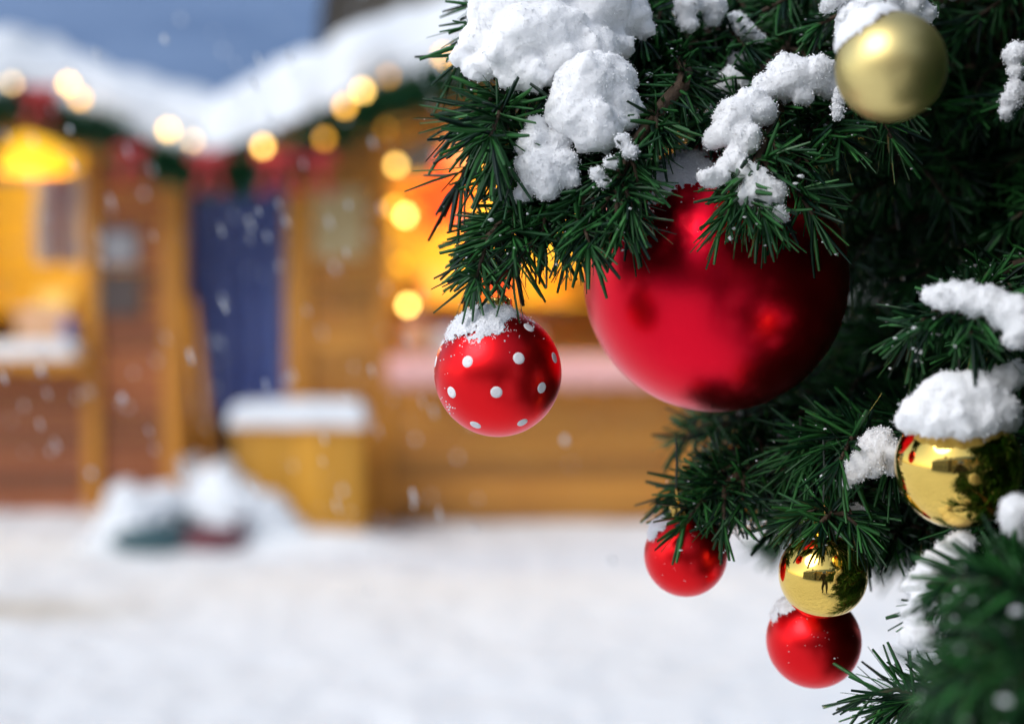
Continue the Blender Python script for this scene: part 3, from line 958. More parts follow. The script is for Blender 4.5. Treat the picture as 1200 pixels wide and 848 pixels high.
clump('long stepped snow clump over the top of the big red bauble',
      [(925, 90, .875, 27), (955, 88, .875, 24), (975, 95, .88, 20), (900, 100, .872, 18), (880, 125, .865, 22), (862, 135, .862, 24), (890, 130, .862, 18), (850, 155, .858, 18), (872, 165, .855, 20),
       (838, 165, .86, 13), (862, 185, .85, 13), (850, 195, .848, 9), (832, 208, .846, 12), (845, 205, .846, 8), (875, 200, .845, 9), (890, 215, .842, 16), (905, 225, .84, 16), (880, 228, .84, 14), (893, 242, .838, 10), (940, 112, .87, 12)], seed=5)
clump('small round snow bead below the stepped clump', [(914, 251, .836, 8), (918, 254, .836, 5)], 0.0014, 0.0015, seed=6)
clump('greyish snow clump behind the stepped one', [(858, 98, .93, 18), (848, 110, .93, 14), (868, 105, .93, 14), (866, 72, .95, 12), (876, 66, .95, 9)], seed=7)
clump('pair of snow clumps at the top edge left of the gold bauble', [(806, 5, .92, 14), (808, 28, .92, 9), (836, 8, .93, 13), (835, 20, .93, 9), (805, 18, .92, 8), (820, 2, .925, 10)], seed=8)
clump('ragged snow patch on needles left of the matt gold bauble', [(868, 30, .94, 8), (878, 38, .94, 9), (890, 44, .94, 7), (862, 22, .94, 6)], 0.0016, 0.0025, seed=9)
clump('thin snow wedge at the top edge beside the matt gold bauble', [(975, 0, .84, 8), (968, 10, .845, 6), (985, -6, .84, 10)], 0.0016, 0.0025, seed=10)
clump('snow heap behind the matt gold bauble at the top edge', [(1000, 20, .84, 20), (1030, 5, .845, 26), (1062, 2, .85, 22), (990, 38, .845, 12), (1085, 16, .85, 10), (1015, -10, .85, 22)], seed=11)
clump('icicle-like snow drop below the matt gold bauble', [(983, 118, .86, 5), (982, 128, .86, 5), (981, 135, .86, 4), (985, 108, .862, 6)], 0.0013, 0.001, seed=12)
clump('snow clump at the right edge above the shiny gold bauble', [(1110, 347, .775, 16), (1135, 350, .77, 18), (1160, 350, .765, 18), (1185, 365, .76, 22), (1200, 385, .755, 20), (1145, 358, .77, 14), (1190, 398, .756, 12), (1095, 345, .78, 9)], seed=13)
clump('snow clump left of the shiny gold bauble', [(1030, 518, .862, 18), (1040, 530, .86, 16), (1018, 535, .858, 17), (1005, 550, .856, 13), (995, 560, .855, 10), (1045, 548, .86, 9), (1025, 545, .857, 12)], seed=14)
clump('tiny snow clump between the shiny gold and small gold baubles', [(1003, 600, .90, 7), (1010, 601, .90, 5), (996, 598, .9, 4)], 0.0014, 0.0015, seed=15)
clump('round snow clump at the right edge below the shiny gold bauble', [(1195, 600, .72, 20), (1205, 615, .72, 18), (1190, 612, .72, 12)], seed=16)
clump('broken snow clump on the lower boughs at the right', [(1110, 650, .79, 18), (1095, 665, .785, 18), (1125, 640, .79, 14), (1080, 680, .785, 11), (1070, 690, .785, 10), (1140, 695, .75, 18), (1120, 700, .75, 12), (1160, 700, .745, 14), (1075, 735, .78, 14), (1070, 720, .78, 12), (1085, 745, .775, 14), (1065, 750, .775, 10), (1110, 690, .76, 10), (1092, 682, .77, 12), (1080, 705, .775, 10)], seed=17)
clump('blurred thin snow on the nearest lower boughs in the corner', [(1158, 790, .60, 10), (1166, 775, .60, 9), (1150, 806, .60, 8), (1120, 800, .61, 6)], 0.0016, 0.002, seed=22)
clump('snow patch deep in the boughs below the big red bauble', [(880, 492, 1.06, 8), (890, 496, 1.06, 6), (874, 488, 1.06, 6)], 0.0016, 0.002, seed=18)
clump('snow patch deep in the boughs above the small red bauble', [(853, 575, 1.02, 9), (866, 570, 1.02, 7), (878, 572, 1.02, 5)], 0.0016, 0.002, seed=19)
clump('bluish snow patch at the right edge beside the matt gold bauble', [(1188, 66, .90, 10), (1185, 118, .90, 12), (1192, 105, .90, 10), (1180, 132, .9, 8), (1196, 60, .9, 9), (1190, 85, .9, 8)], 0.0018, 0.0025, seed=20)

EXC = np.array(CL)


def curve(pts, n=16):
    """Catmull-Rom through pts"""
    p = [Vector(q) for q in pts]
    p = [p[0] * 2 - p[1]] + p + [p[-1] * 2 - p[-2]]
    out = []
    m = len(p) - 3
    for s in range(m):
        a, b, c, d = p[s:s + 4]
        k = max(3, int(n / m))
        for i in range(k):
            t = i / k
            out.append(0.5 * (2 * b + (c - a) * t + (2 * a - 5 * b + 4 * c - d) * t * t + (3 * b - a - 3 * c + d) * t ** 3))
    out.append(p[-2])
    return out


TIPS = []      # points near needle ends, kept for the dusting of snow


def bough(tip, via=(), lift=0.06, twigs=12, tl=(0.05, 0.11), start=0.3, per_m=1000, nl=0.030, nw=0.0019, keep=False, az=None, face=None, att=None, ok=None):
    tip = Vector(tip)
    if att is None:
        z0 = tip.z + 0.10 + 0.12 * pr.random()
        z0 = min(max(z0, 0.3), TRUNK_H - 0.1)
        A = Vector((TX, TY, z0))
    else:
        A = Vector(att)
    if via:
        pts = curve([A, *via, tip], 20)
    else:
        mid = (A + tip) / 2 + Vector((0, 0, lift))
        pts = curve([A, mid, tip], 16)
    n = len(pts)
    tw = []
    mb = MB()
    L = (A - tip).length
    r0 = 0.004 + 0.005 * min(L, 1)
    mb.tube(pts, [r0 * (1 - 0.82 * i / (n - 1)) for i in range(n)], 7)
    i0 = int(start * n)
    tw.append(pts[max(int(min(start, .3) * n), 1):])
    side = 1
    for k in range(twigs):
        f = start + (0.97 - start) * (k + pr.random() * 0.7) / twigs
        i = min(int(f * (n - 1)), n - 2)
        u = f * (n - 1) - i
        p = pts[i].lerp(pts[i + 1], u)
        t = (pts[i + 1] - pts[i]).normalized()
        s_ = t.cross(Vector((0, 0, 1))).normalized()
        up = s_.cross(t)
        side = -side
        an = R(pr.uniform(32, 62))
        d = t * math.cos(an) + s_ * (side * math.sin(an)) + up * pr.uniform(-0.28, 0.22)
        d.normalize()
        ln = pr.uniform(*tl) * (1.0 - 0.35 * f)
        q = [p, p + d * ln * 0.5 + Vector((0, 0, 0.002)), p + d * ln + Vector((0, 0, -0.18 * ln))]
        if ok and not ok(q[2]):
            continue
        mb.tube(q, [0.0020, 0.0016, 0.0010], 5)
        tw.append(q)
    b = mb.build('branch', M['bark'], tree, True, TO)
    o, tips = needles_build('needles', tw, M['needle'], b, rng, nl, nw, per_m, TO)
    if keep:
        TIPS.append(tips)
    return pts


# ---- boughs read off the photograph: tip pixel, depth, via points
HAND = [
    # (tip, via, kwargs)
    ((572, 150, .880), [(1000, 20, 1.15), (760, 50, 1.00), (630, 95, .90)], dict(twigs=16, tl=(.04, .075), start=.45, nl=.036, nw=.0024, per_m=900)),
    ((588, 40, .900), [(900, -60, 1.10), (700, -40, .97), (610, 0, .92)], dict(twigs=10, tl=(.03, .06), start=.5, nl=.030)),
    ((560, 288, .880), [(900, 90, 1.10), (740, 150, .97), (625, 228, .895)], dict(twigs=15, tl=(.035, .06), start=.52, nl=.026, nw=.0022, per_m=1100)),
    ((615, 272, .872), [(900, 100, 1.05), (740, 170, .93), (655, 222, .88)], dict(twigs=10, tl=(.03, .05), start=.55, nl=.030, nw=.0020)),
    ((668, 278, .850), [(900, 60, 1.02), (770, 130, .90), (700, 205, .862)], dict(twigs=11, tl=(.02, .04), start=.55, nl=.028, per_m=1100)),
    ((722, 252, .838), [(900, 40, 1.00), (800, 100, .89), (735, 185, .85)], dict(twigs=10, tl=(.018, .03), start=.6, nl=.028, per_m=1100)),
    ((618, 168, .890), [(900, 20, 1.10), (740, 70, .98), (650, 120, .90)], dict(twigs=12, tl=(.03, .06), start=.5, nl=.034, nw=.0022)),
    ((690, 150, .900), [(920, 20, 1.10), (790, 60, .96)], dict(twigs=12, tl=(.04, .08), start=.4)),
    ((765, 120, .930), [(940, -20, 1.10), (840, 40, 1.0)], dict(twigs=12, tl=(.03, .06), start=.5)),
    ((700, 40, .940), [(940, -60, 1.10), (800, 0, 1.0)], dict(twigs=12, tl=(.04, .08), start=.4)),
    ((800, 60, .930), [(1000, -30, 1.10)], dict(twigs=14, tl=(.05, .09))),
    ((838, 140, .900), [(1040, 0, 1.08), (920, 60, .96)], dict(twigs=10, tl=(.03, .05), start=.5)),
    ((872, 248, .835), [(1060, 40, 1.02), (930, 110, .90), (888, 185, .855)], dict(twigs=10, tl=(.018, .03), start=.65, nl=.026, per_m=1100)),
    ((912, 240, .850), [(1080, 50, 1.02), (970, 130, .92)], dict(twigs=10, tl=(.02, .04), start=.6, nl=.030)),
    ((985, 140, .90), [(1120, 30, 1.02)], dict(twigs=14, tl=(.04, .07), start=.4)),
    ((1040, 230, .99), [(1140, 80, 1.1)], dict(twigs=14, tl=(.05, .09))),
    ((880, 20, .95), [], dict(twigs=14, tl=(.05, .09))),
    ((960, 30, .93), [], dict(twigs=14, tl=(.05, .09))),
    ((1060, 150, 1.02), [], dict(twigs=14, tl=(.06, .10))),
    ((1130, 30, .98), [], dict(twigs=14, tl=(.06, .10))),
    ((1120, 230, 1.04), [], dict(twigs=14, tl=(.06, .10))),
    ((1195, 120, .96), [], dict(twigs=12, tl=(.05, .09))),
    ((1185, 260, .98), [], dict(twigs=12, tl=(.05, .09))),
    ((1070, 330, 1.04), [], dict(twigs=14, tl=(.06, .10))),
    ((1030, 400, 1.06), [], dict(twigs=14, tl=(.06, .10))),
    ((1098, 372, .790), [(1230, 300, .93), (1150, 345, .83)], dict(twigs=10, tl=(.03, .05), start=.55, nl=.026)),
    ((1170, 410, .800), [(1260, 340, .95)], dict(twigs=10, tl=(.03, .06), start=.5)),
    ((1080, 460, 1.02), [], dict(twigs=14, tl=(.06, .10))),
    ((990, 515, .895), [(1160, 440, 1.05), (1050, 500, .92)], dict(twigs=12, tl=(.04, .07), start=.5, nl=.034, nw=.0022)),
    ((840, 505, 1.05), [(1080, 400, 1.2), (920, 450, 1.1)], dict(twigs=14, tl=(.05, .08), start=.4)),
    ((845, 555, .99), [(1080, 440, 1.15), (900, 510, 1.03)], dict(twigs=10, tl=(.025, .045), start=.55)),
    ((826, 568, .955), [(1060, 480, 1.10), (870, 545, .97)], dict(twigs=9, tl=(.025, .045), start=.6, nl=.024)),
    ((836, 586, .935), [(1060, 480, 1.10), (880, 550, .95)], dict(twigs=10, tl=(.03, .05), start=.55, nl=.026)),
    ((880, 590, 1.0), [(1080, 480, 1.12)], dict(twigs=12, tl=(.03, .05), start=.5)),
    ((880, 515, 1.04), [], dict(twigs=14, tl=(.05, .09))),
    ((920, 540, 1.02), [], dict(twigs=14, tl=(.05, .09))),
    ((930, 608, .95), [(1100, 520, 1.08)], dict(twigs=12, tl=(.03, .05), start=.5)),
    ((962, 612, .865), [(1120, 530, 1.05), (1010, 575, .93)], dict(twigs=10, tl=(.025, .045), start=.55)),
    ((1045, 635, .94), [(1150, 540, 1.05)], dict(twigs=14, tl=(.05, .08), start=.3)),
    ((1000, 590, .98), [], dict(twigs=14, tl=(.05, .09))),
    ((1125, 640, .95), [], dict(twigs=14, tl=(.05, .09))),
    ((1120, 500, .90), [], dict(twigs=14, tl=(.06, .10))),
    ((1190, 560, .86), [], dict(twigs=14, tl=(.05, .09))),
    ((1160, 620, .84), [], dict(twigs=14, tl=(.05, .09))),
    ((1130, 690, .81), [(1250, 630, .95), (1175, 660, .85)], dict(twigs=10, tl=(.03, .05), start=.5)),
    ((1160, 690, .68), [(1300, 640, .88), (1210, 660, .74)], dict(twigs=10, tl=(.03, .05), start=.5, nw=.0024)),
    ((1180, 765, .58), [(1330, 680, .85), (1240, 710, .66)], dict(twigs=14, tl=(.03, .06), start=.45, nw=.0024)),
    ((1165, 850, .57), [(1340, 740, .85), (1240, 790, .66)], dict(twigs=14, tl=(.03, .06), start=.45, nw=.0024)),
    ((1195, 800, .54), [(1300, 720, .80)], dict(twigs=12, tl=(.03, .06), start=.5, nw=.0024)),
    ((1200, 690, .60), [(1300, 640, .85)], dict(twigs=12, tl=(.03, .06), start=.5, nw=.0024)),
    ((1062, 822, .868), [(1250, 750, 1.05), (1125, 805, .90)], dict(twigs=10, tl=(.025, .045), start=.62, nl=.034, nw=.0018, per_m=1000)),
    ((1145, 760, .98), [], dict(twigs=14, tl=(.04, .07))),
    ((1130, 830, .95), [], dict(twigs=14, tl=(.04, .07))),
    ((1180, 860, .9), [], dict(twigs=14, tl=(.05, .09))),
]
for tip, via, kw in HAND:
    kw = dict(kw)
    kw['nl'] = kw.get('nl', .026) * 1.12
    kw['nw'] = kw.get('nw', .0021) * 1.34
    kw['per_m'] = kw.get('per_m', 1000) * 0.88
    kw['twigs'] = max(5, int(kw.get('twigs', 12) * 0.72))
    bough(P(*tip), [P(*v) for v in via], keep=tip[2] < 0.98, **kw)


# ---- the rest of the tree: whorls all round the trunk, kept out of the open part of the view
def contour(y):
    pts = [(-400, 620), (0, 640), (100, 640), (200, 690), (300, 740), (350, 760), (480, 830), (560, 850), (610, 900), (650, 1000), (690, 1090), (760, 1120), (848, 1110), (1300, 1130)]
    for (a, b), (c, d) in zip(pts, pts[1:]):
        if a <= y <= c:
            return b + (d - b) * (y - a) / (c - a)
    return 1130


def inside(v, margin=0):
    q = to_px(v)
    if q is None:
        return True
    if -60 < q[1] < 950 and -100 < q[0] < 1260 and q[2] < 1.02:
        return False
    return q[0] > contour(q[1]) + margin


made = 0
for k in range(900):
    if made >= 130:
        break
    z = pr.uniform(0.35, 2.5)
    az_ = pr.uniform(0, 2 * math.pi)
    rad = 0.86 * min(1, (TRUNK_H - z) / 1.25) * pr.uniform(0.55, 1.0)
    tip = Vector((TX + rad * math.cos(az_), TY + rad * math.sin(az_), z - 0.08))
    if tip.y < 0.2 or (z > 1.55 and (tip.x < 0.42 or tip.y < 0.75)) or not inside(tip, 40):
        continue
    q = to_px(tip)
    vis = q is not None and -80 < q[0] < 1280 and -80 < q[1] < 930
    bough(tip, (), 0.05, twigs=16 if vis else 12, tl=(.06, .13), start=.15, per_m=850 if vis else 420, nl=.032, nw=.0021 if vis else .003, ok=lambda v: inside(v, -10))
    made += 1


# the near side of the tree, right of the picture, and the dark depth behind the big bauble
for k in range(110):
    z = 0.80 + 0.78 * (k + pr.random()) / 110
    y = pr.uniform(0.40 if z > 1.1 else 0.5, 0.92)
    x = 0.36 * y + pr.uniform(0.10, 0.26)
    tip = Vector((x, y, z))
    bough(tip, (), 0.04, twigs=20, tl=(.06, .12), start=.1, per_m=420, nl=.050, nw=.0065, ok=lambda v: to_px(v) is None or to_px(v)[0] > 1200 + 60 / to_px(v)[2])
for px, py, d in ((900, 330, 1.16), (960, 200, 1.15), (1000, 260, 1.12), (990, 330, 1.16), (1020, 380, 1.14), (970, 420, 1.17), (1060, 280, 1.12), (1040, 450, 1.14), (930, 470, 1.16), (1000, 500, 1.12), (900, 150, 1.18), (1090, 400, 1.10),
                  (1150, 330, 1.08), (1100, 150, 1.1), (1180, 200, 1.06), (1060, 60, 1.12), (860, 60, 1.16), (960, 100, 1.15), (780, 60, 1.12), (1150, 450, 1.05), (1060, 560, 1.05), (960, 560, 1.08), (1120, 700, 1.04), (1140, 580, 1.02)):
    bough(P(px, py, d), (), 0.05, twigs=16, tl=(.05, .10), start=.12, per_m=800, nl=.034, nw=.0026, ok=lambda v: inside(v, -10))

for k in range(46):
    px, py, d = pr.uniform(890, 1230), pr.uniform(-40, 640), pr.uniform(1.22, 1.55)
    tip = P(px, py, d)
    bough(tip, (), 0.05, twigs=18, tl=(.07, .14), start=.08, per_m=700, nl=.040, nw=.0036, ok=lambda v: inside(v, -5))


# ------------------------------------------------------------------ baubles
def frame_axis(tilt):
    """rotation that takes +Z to the bauble's own axis"""
    return Vector((0, 0, 1)).rotation_difference(Vector(tilt).normalized()).to_matrix()


def bauble(px, py, d, rpx, m, label, tilt=(0, 0, 1), string=0.05, group=None, capsize=0.21, seg=96):
    c = P(px, py, d)
    r = rpx / FPX * d
    t = thing('bauble', c, label, 'bauble', 'baubles on the fir tree')
    rot = frame_axis(tilt)
    mb = MB().ball(r, seg, seg // 2)
    mk('ball', [rot @ Vector(v) for v in mb.v], mb.f, m, t, True)
    cr = min(r * capsize, 0.0105)
    zc = math.sqrt(r * r - cr * cr)
    mb = MB().lathe([(cr * 1.02, zc - 0.0012), (cr * 1.05, zc), (cr, zc + 0.001), (cr, zc + 0.0062), (cr * 0.93, zc + 0.0074), (cr * 0.4, zc + 0.008)], 36, (0, 0, 0), lambda i, k: (0.05 if k % 3 == 0 else -0.02) if i in (1, 2, 3) else 0)
    cap = mk('cap', [rot @ Vector(v) for v in mb.v], mb.f, M['capg'], t)
    ring = [(0, 0.0045 * math.cos(a * math.pi / 8), zc + 0.0125 + 0.0055 * math.sin(a * math.pi / 8)) for a in range(17)]
    mb = MB().tube(ring, 0.0006, 6)
    mk('loop', [rot @ Vector(v) for v in mb.v], mb.f, M['capg'], cap)
    e = rot @ Vector((0, 0, zc + 0.017))
    mb = MB().tube([e, e + Vector((0.0005, 0, string * 0.5)), e + Vector((0, 0.001, string))], 0.0007, 6)
    mb.build('thread', M['thread'], t)
    return t, c, r, rot


def bauble_snow(t, r, axis, cover, thick, seed, sub=6, grain=1.0, name='snow_cap', m='bsnow', low=0.0, lumpy=0.5):
    """snow lying on a bauble: thickest on top, thinning out to a ragged grainy edge"""
    bm = bmesh.new()
    bmesh.ops.create_icosphere(bm, subdivisions=sub, radius=1.0)
    ax = Vector(axis).normalized()
    th = {}
    for v in bm.verts:
        d = v.co.normalized()
        ang = math.degrees(math.acos(max(-1, min(1, d.dot(ax)))))
        nz = noise.fractal(d * 3.2 + Vector((seed, 0, 0)), 0.8, 2.0, 4) * 13 * grain + noise.noise(d * 34 + Vector((0, seed, 0))) * 7 * grain
        k = (cover + nz - ang) / cover
        k0 = max((cover + 6 * noise.noise(d * 3.2 + Vector((seed, 0, 0))) - ang) / cover, 0.02)
        h = 0 if k <= 0 else thick * (k0 ** 0.55) * min(1, 0.15 + k * 5) * (1 + lumpy * noise.noise(d * 7 + Vector((seed, 2, 0))) + 0.10 * noise.noise(d * 30))
        th[v.index] = (k, h)
        v.co = d * (r + h + 0.00015)
    bm.verts.ensure_lookup_table()
    dead = [v for v in bm.verts if th[v.index][0] <= 0]
    bmesh.ops.delete(bm, geom=dead, context='VERTS')
    me = bpy.data.meshes.new(name)
    bm.to_mesh(me)
    bm.free()
    me.polygons.foreach_set('use_smooth', [True] * len(me.polygons))
    me.materials.append(M[m])
    return link(bpy.data.objects.new(name, me), t)


def specks(t, r, axis, spread, n, seed, size=(0.0005, 0.0014), m='bsnow'):
    """loose grains of snow stuck to a bauble"""
    q = random.Random(seed)
    mb = MB()
    rot = frame_axis(axis)
    for k in range(n):
        a = math.radians(abs(q.gauss(0, spread)))
        b = q.uniform(0, 2 * math.pi)
        d = rot @ Vector((math.sin(a) * math.cos(b), math.sin(a) * math.sin(b), math.cos(a)))
        s = q.uniform(*size)
        mb.ball(s, 6, 4, tuple(d * (r + s * 0.4)), (1, q.uniform(0.6, 1.3), q.uniform(0.6, 1.3)))
    o = mb.build('snow_grains', M[m], t, True)
    o['kind'] = 'stuff'


# polka-dot bauble
t, c, r, rot = bauble(583.5, 437, .872, 74.7, M['red2'], 'red bauble with white polka dots and a snow-dusted top', string=0.030)
seen = [(619.4, 384.4), (549.8, 423.5), (607.8, 419.8), (649, 419), (511, 423.5), (531, 458.7), (582.5, 458), (634, 453.3), (558, 496.3), (612, 493.4), (561.7, 383)]
dirs = []
for x, y in seen:
    a, b = (x - 583.5) / 74.7, -(y - 437) / 74.7
    dd = math.sqrt(max(0.0, 1 - a * a - b * b))
    dirs.append((Vector((1, 0, 0)) * a + UP * b - FWD * dd).normalized())
for la, n, ph in ((40, 6, .2), (12, 9, 0), (-15, 9, .35), (-45, 6, 0), (-75, 2, 0)):
    for k in range(n):
        lo = 2 * math.pi * (k + ph) / n
        v = Vector((math.cos(R(la)) * math.cos(lo), math.cos(R(la)) * math.sin(lo), math.sin(R(la))))
        if v.dot(-FWD) < -0.12 and all(v.dot(q) < 0.87 for q in dirs):
            dirs.append(v)
for d in dirs:
    ro = Vector((0, 0, 1)).rotation_difference(d).to_matrix()
    v, f = [d * (r + 0.00014)], []
    a0 = R(5.15) * pr.uniform(.96, 1.04)
    for ring, (fr_, h) in enumerate(((0.55, .00014), (0.95, .00012), (1.0, -.0001))):
        for k in range(24):
            an = 2 * math.pi * k / 24
            aa = a0 * fr_
            v.append(ro @ Vector((math.sin(aa) * math.cos(an), math.sin(aa) * math.sin(an), math.cos(aa))) * (r + h))
    for k in range(24):
        k2 = (k + 1) % 24
        f.append((0, 1 + k, 1 + k2))
        for q in (0, 1):
            f.append((1 + q * 24 + k, 25 + q * 24 + k, 25 + q * 24 + k2, 1 + q * 24 + k2))
    mk('dot', v, f, M['dot'], t, True)
add_grains(bauble_snow(t, r, (-0.32, -0.26, 1), 39, 0.0042, 3.1, 7, grain=1.15), 5200, (0.00014, 0.00055), 9)
specks(t, r, (-0.3, -0.4, 0.9), 24, 420, 5, (.00016, .0005))
specks(t, r, (-0.75, -0.45, -0.5), 6, 22, 6, (.00025, .0006))

# big red bauble
t, c, r, rot = bauble(838, 329, .955, 153.5, M['red'], 'very large plain red bauble at the heart of the tree', string=0.06, capsize=.12, seg=128)
add_grains(bauble_snow(t, r, (-0.42, -0.42, 0.80), 19, 0.004, 8.4, 7, grain=0.6), 2500, (0.0002, 0.0007), 10)
bauble_snow(t, r, (0.1, 0.1, 1), 28, 0.009, 2.2, 6, grain=0.7)
specks(t, r, (-0.35, -0.6, 0.7), 16, 70, 8, (.0003, .0009))

t, c, r, rot = bauble(803.5, 650, .945, 48.5, M['red2'], 'small satin red bauble hanging below the very large one', tilt=(-.15, 0, 1), string=0.035)
add_grains(bauble_snow(t, r, (-0.72, -0.1, 0.75), 22, 0.0035, 5.5, 6, grain=0.6), 1500, (.00015, .0005), 11)
specks(t, r, (-0.2, -1, 0.2), 60, 30, 41, (.00015, .00035))
t, c, r, rot = bauble(964.5, 673, .885, 51.5, M['gold'], 'small mirror-gold bauble just above the lowest red bauble', string=0.04)
bauble_snow(t, r, (0.25, 0.1, 1), 24, 0.0016, 7.7, 6, grain=0.5)
t, c, r, rot = bauble(953.5, 750, .932, 55, M['red2'], 'lowest red bauble, partly behind the small gold one', tilt=(-.2, 0, 1), string=0.10)
add_grains(bauble_snow(t, r, (-0.62, 0, 0.8), 27, 0.004, 9.1, 6, grain=0.5), 1500, (.00015, .0005), 12)
specks(t, r, (-0.2, -1, 0.2), 60, 30, 42, (.00015, .00035))
t, c, r, rot = bauble(1123, 546, .800, 73, M['gold'], 'shiny gold bauble under a thick cap of snow', string=0.04)
o_cap = lump_mesh('snow_cap', [(P(x, y, d), q / FPX * d) for x, y, d, q in ((1085, 485, .775, 27), (1110, 468, .775, 34), (1140, 465, .775, 34), (1165, 480, .775, 28), (1125, 490, .765, 24), (1100, 495, .768, 20), (1150, 492, .765, 22), (1068, 495, .785, 16), (1180, 494, .785, 16), (1172, 448, .79, 20), (1190, 435, .79, 14), (1130, 480, .80, 40), (1125, 478, .83, 38))],
          0.0016, 0.0022, 70, M['snow'], 31, t, c, fine=0.12, ragged=16, smooth=5)
add_grains(o_cap, 5000, (0.00018, 0.00062), 5)
t, c, r, rot = bauble(1044, 79, .745, 64, M['goldm'], 'matt gold bauble near the top of the tree', tilt=(.15, .9, .55), string=0.06)
bauble_snow(t, r, (-.62, .1, 1), 40, 0.007, 6.2, 6, grain=0.5, m='snow', lumpy=.3)


# dusting: grains of snow caught on the needle ends
tips = np.concatenate(TIPS)
sel = rng.choice(len(tips), 4200, replace=False)
mb = MB()
q = random.Random(21)
for k, i in enumerate(sel):
    s = 0.0003 + 0.0007 * q.random() ** 2 if k > 260 else q.uniform(0.0010, 0.0023)
    c = tips[i]
    sc = (q.uniform(.6, 1.8), q.uniform(.6, 1.8), q.uniform(.4, .9))
    bb = MB().ball(s, 6 if k > 260 else 10, 4 if k > 260 else 7)
    rz = q.uniform(0, 6.3)
    cz, sz = math.cos(rz), math.sin(rz)
    vv = []
    for x, y, z in bb.v:
        w_ = 1 + 0.55 * noise.noise((x / s + k, y / s, z / s))
        x, y, z = x * sc[0] * w_, y * sc[1] * w_, z * sc[2] * w_
        vv.append((x * cz - y * sz + c[0], x * sz + y * cz + c[1], z + c[2] + 0.0004))
    mb.add(vv, bb.f)
tag(mb.build('snow_dusting', M['snow'], None, True), 'fine grains of snow caught on the fir needles', 'snow', kind='stuff')

# falling snow
mb = MB()
q = random.Random(9)
FL = [(183, 423, 2.2), (100, 460, 2.4), (28, 475, 2.0), (415, 430, 2.0), (443, 505, 1.9), (485, 580, 1.35), (485, 592, 1.35), (293, 262, 1.6), (293, 280, 1.6), (335, 258, 1.5), (229, 530, 2.4), (12, 492, 3), (413, 12, 2.2), (327, 240, 1.5), (130, 235, 1.6), (378, 540, 1.5), (380, 515, 1.5), (175, 505, 1.6), (65, 520, 1.7), (240, 500, 2.4)]
for k in range(120):
    FL.append((q.uniform(0, 560), q.uniform(60, 620), q.uniform(1.25, 2.6)))
for px, py, d in FL:
    c = P(px, py, d)
    s = q.uniform(.0011, .0021)
    for k in range(6):
        mb.ball(s * q.uniform(.45, .9), 7, 5, (c.x + (k - 2.5) * s * .35 + q.uniform(-.5, .5) * s, c.y + q.uniform(-1, 1) * s, c.z - (k - 2.5) * s * 1.0), (1, 1, 1.3))
for k in range(420):
    d = 1.3 + 8 * q.random()
    c = P(q.uniform(-200, 1300), q.uniform(-60, 800), d)
    if c.z < 0.1:
        continue
    s = q.uniform(.0012, .0035)
    mb.ball(s, 7, 5, tuple(c), (1, 1, 1.5))
    mb.ball(s * .7, 6, 4, (c.x + s * .6, c.y, c.z - s), (1, 1, 1.2))
tag(mb.build('falling_snow', M['rsnow'], None, True), 'snowflakes drifting down over the market square', 'snow', kind='stuff')


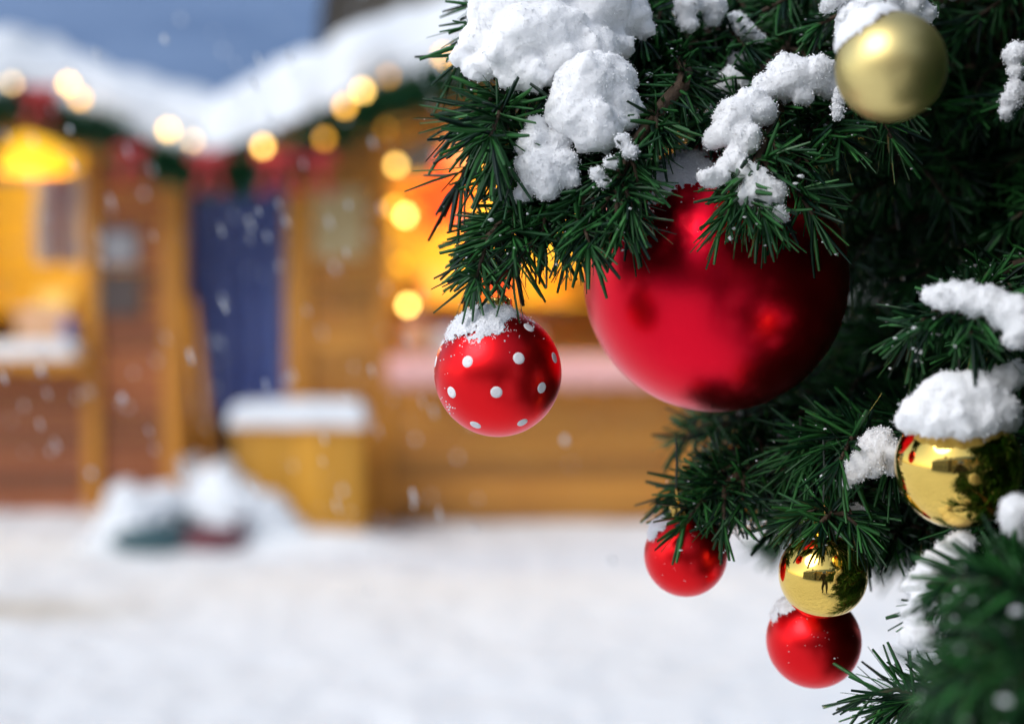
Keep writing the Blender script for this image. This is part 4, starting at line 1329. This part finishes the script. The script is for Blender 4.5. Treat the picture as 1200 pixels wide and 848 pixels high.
# ------------------------------------------------------------------ the photographer, seen only as the dark spot in the big bauble
person = thing('person', (0, -0.62, 0), 'person in a dark coat and cap bending to take the picture', 'person')
J = {'pelvis': ((0, -.66, .84), .15), 'waist': ((0, -.60, .98), .145), 'chest': ((0, -.49, 1.14), .16), 'neck': ((0, -.39, 1.26), .06), 'jaw': ((0, -.315, 1.305), .07), 'head': ((0, -.275, 1.37), .095), 'crown': ((0, -.27, 1.43), .075)}
E = [('pelvis', 'waist'), ('waist', 'chest'), ('chest', 'neck'), ('neck', 'jaw'), ('jaw', 'head'), ('head', 'crown')]
for s, q in ((-1, 'l'), (1, 'r')):
    J[q + 'hip'] = ((s * .10, -.66, .80), .11)
    J[q + 'knee'] = ((s * .14, -.45, .47), .075)
    J[q + 'ankle'] = ((s * .13, -.66, .10), .055)
    J[q + 'toe'] = ((s * .15, -.45, .045), .045)
    J[q + 'sho'] = ((s * .19, -.46, 1.18), .075)
    J[q + 'elb'] = ((s * .25, -.27, 1.03), .055)
    J[q + 'wri'] = ((s * .105, -.135, 1.20), .034)
    J[q + 'palm'] = ((s * .088, -.120, 1.245), .026)
    E += [('pelvis', q + 'hip'), (q + 'hip', q + 'knee'), (q + 'knee', q + 'ankle'), (q + 'ankle', q + 'toe'), ('chest', q + 'sho'), (q + 'sho', q + 'elb'), (q + 'elb', q + 'wri'), (q + 'wri', q + 'palm')]
    for k in range(5):
        z = 1.238 + 0.019 * k if k else 1.225
        y = -.112 if k else -.15
        J['%sf%da' % (q, k)] = ((s * .082, y, z), .0095)
        J['%sf%db' % (q, k)] = ((s * .060, y + .022 if k else y - .005, z + .004), .0085)
        J['%sf%dc' % (q, k)] = ((s * (.036 + .003 * abs(k - 2)), y + .020 if k else y - .008, z + .006), .007)
        E += [(q + 'palm', '%sf%da' % (q, k)), ('%sf%da' % (q, k), '%sf%db' % (q, k)), ('%sf%db' % (q, k), '%sf%dc' % (q, k))]
names = list(J)
me = bpy.data.meshes.new('body')
me.from_pydata([(J[n][0][0], J[n][0][1] + .62, J[n][0][2]) for n in names], [(names.index(x), names.index(y)) for x, y in E], [])
bo = link(bpy.data.objects.new('body', me), person)
md = bo.modifiers.new('skin', 'SKIN')
for i, n in enumerate(names):
    me.skin_vertices[0].data[i].radius = (J[n][1], J[n][1])
me.skin_vertices[0].data[0].use_root = True
bo.modifiers.new('sub', 'SUBSURF').levels = 1
bo.modifiers['sub'].render_levels = 1
me.materials.append(M['coat'])
MB().ball(.108, 24, 14, (0, .35, 1.415), (1, 1.05, .8)).build('cap', M['tarp'], person, True)
MB().ball(.088, 24, 14, (0, .365, 1.355), (.92, .9, 1.12)).build('face', M['skin'], person, True)
hc = thing('photo_camera', (0, -.13, 1.27), 'black photo camera held up by the person', 'camera')
MB().box(-.068, .068, -.02, .02, -.045, .045).build('camera_body', M['black'], hc)
MB().box(-.025, .025, -.018, .018, .0455, .068).build('viewfinder', M['black'], hc)
mb = MB().lathe([(.034, 0), (.036, .01), (.036, .07), (.033, .075), (.029, .072)], 28)
mk('lens', [(x, z + .0205, y - .002) for x, y, z in mb.v], [f[::-1] for f in mb.f], M['black'], hc, True)
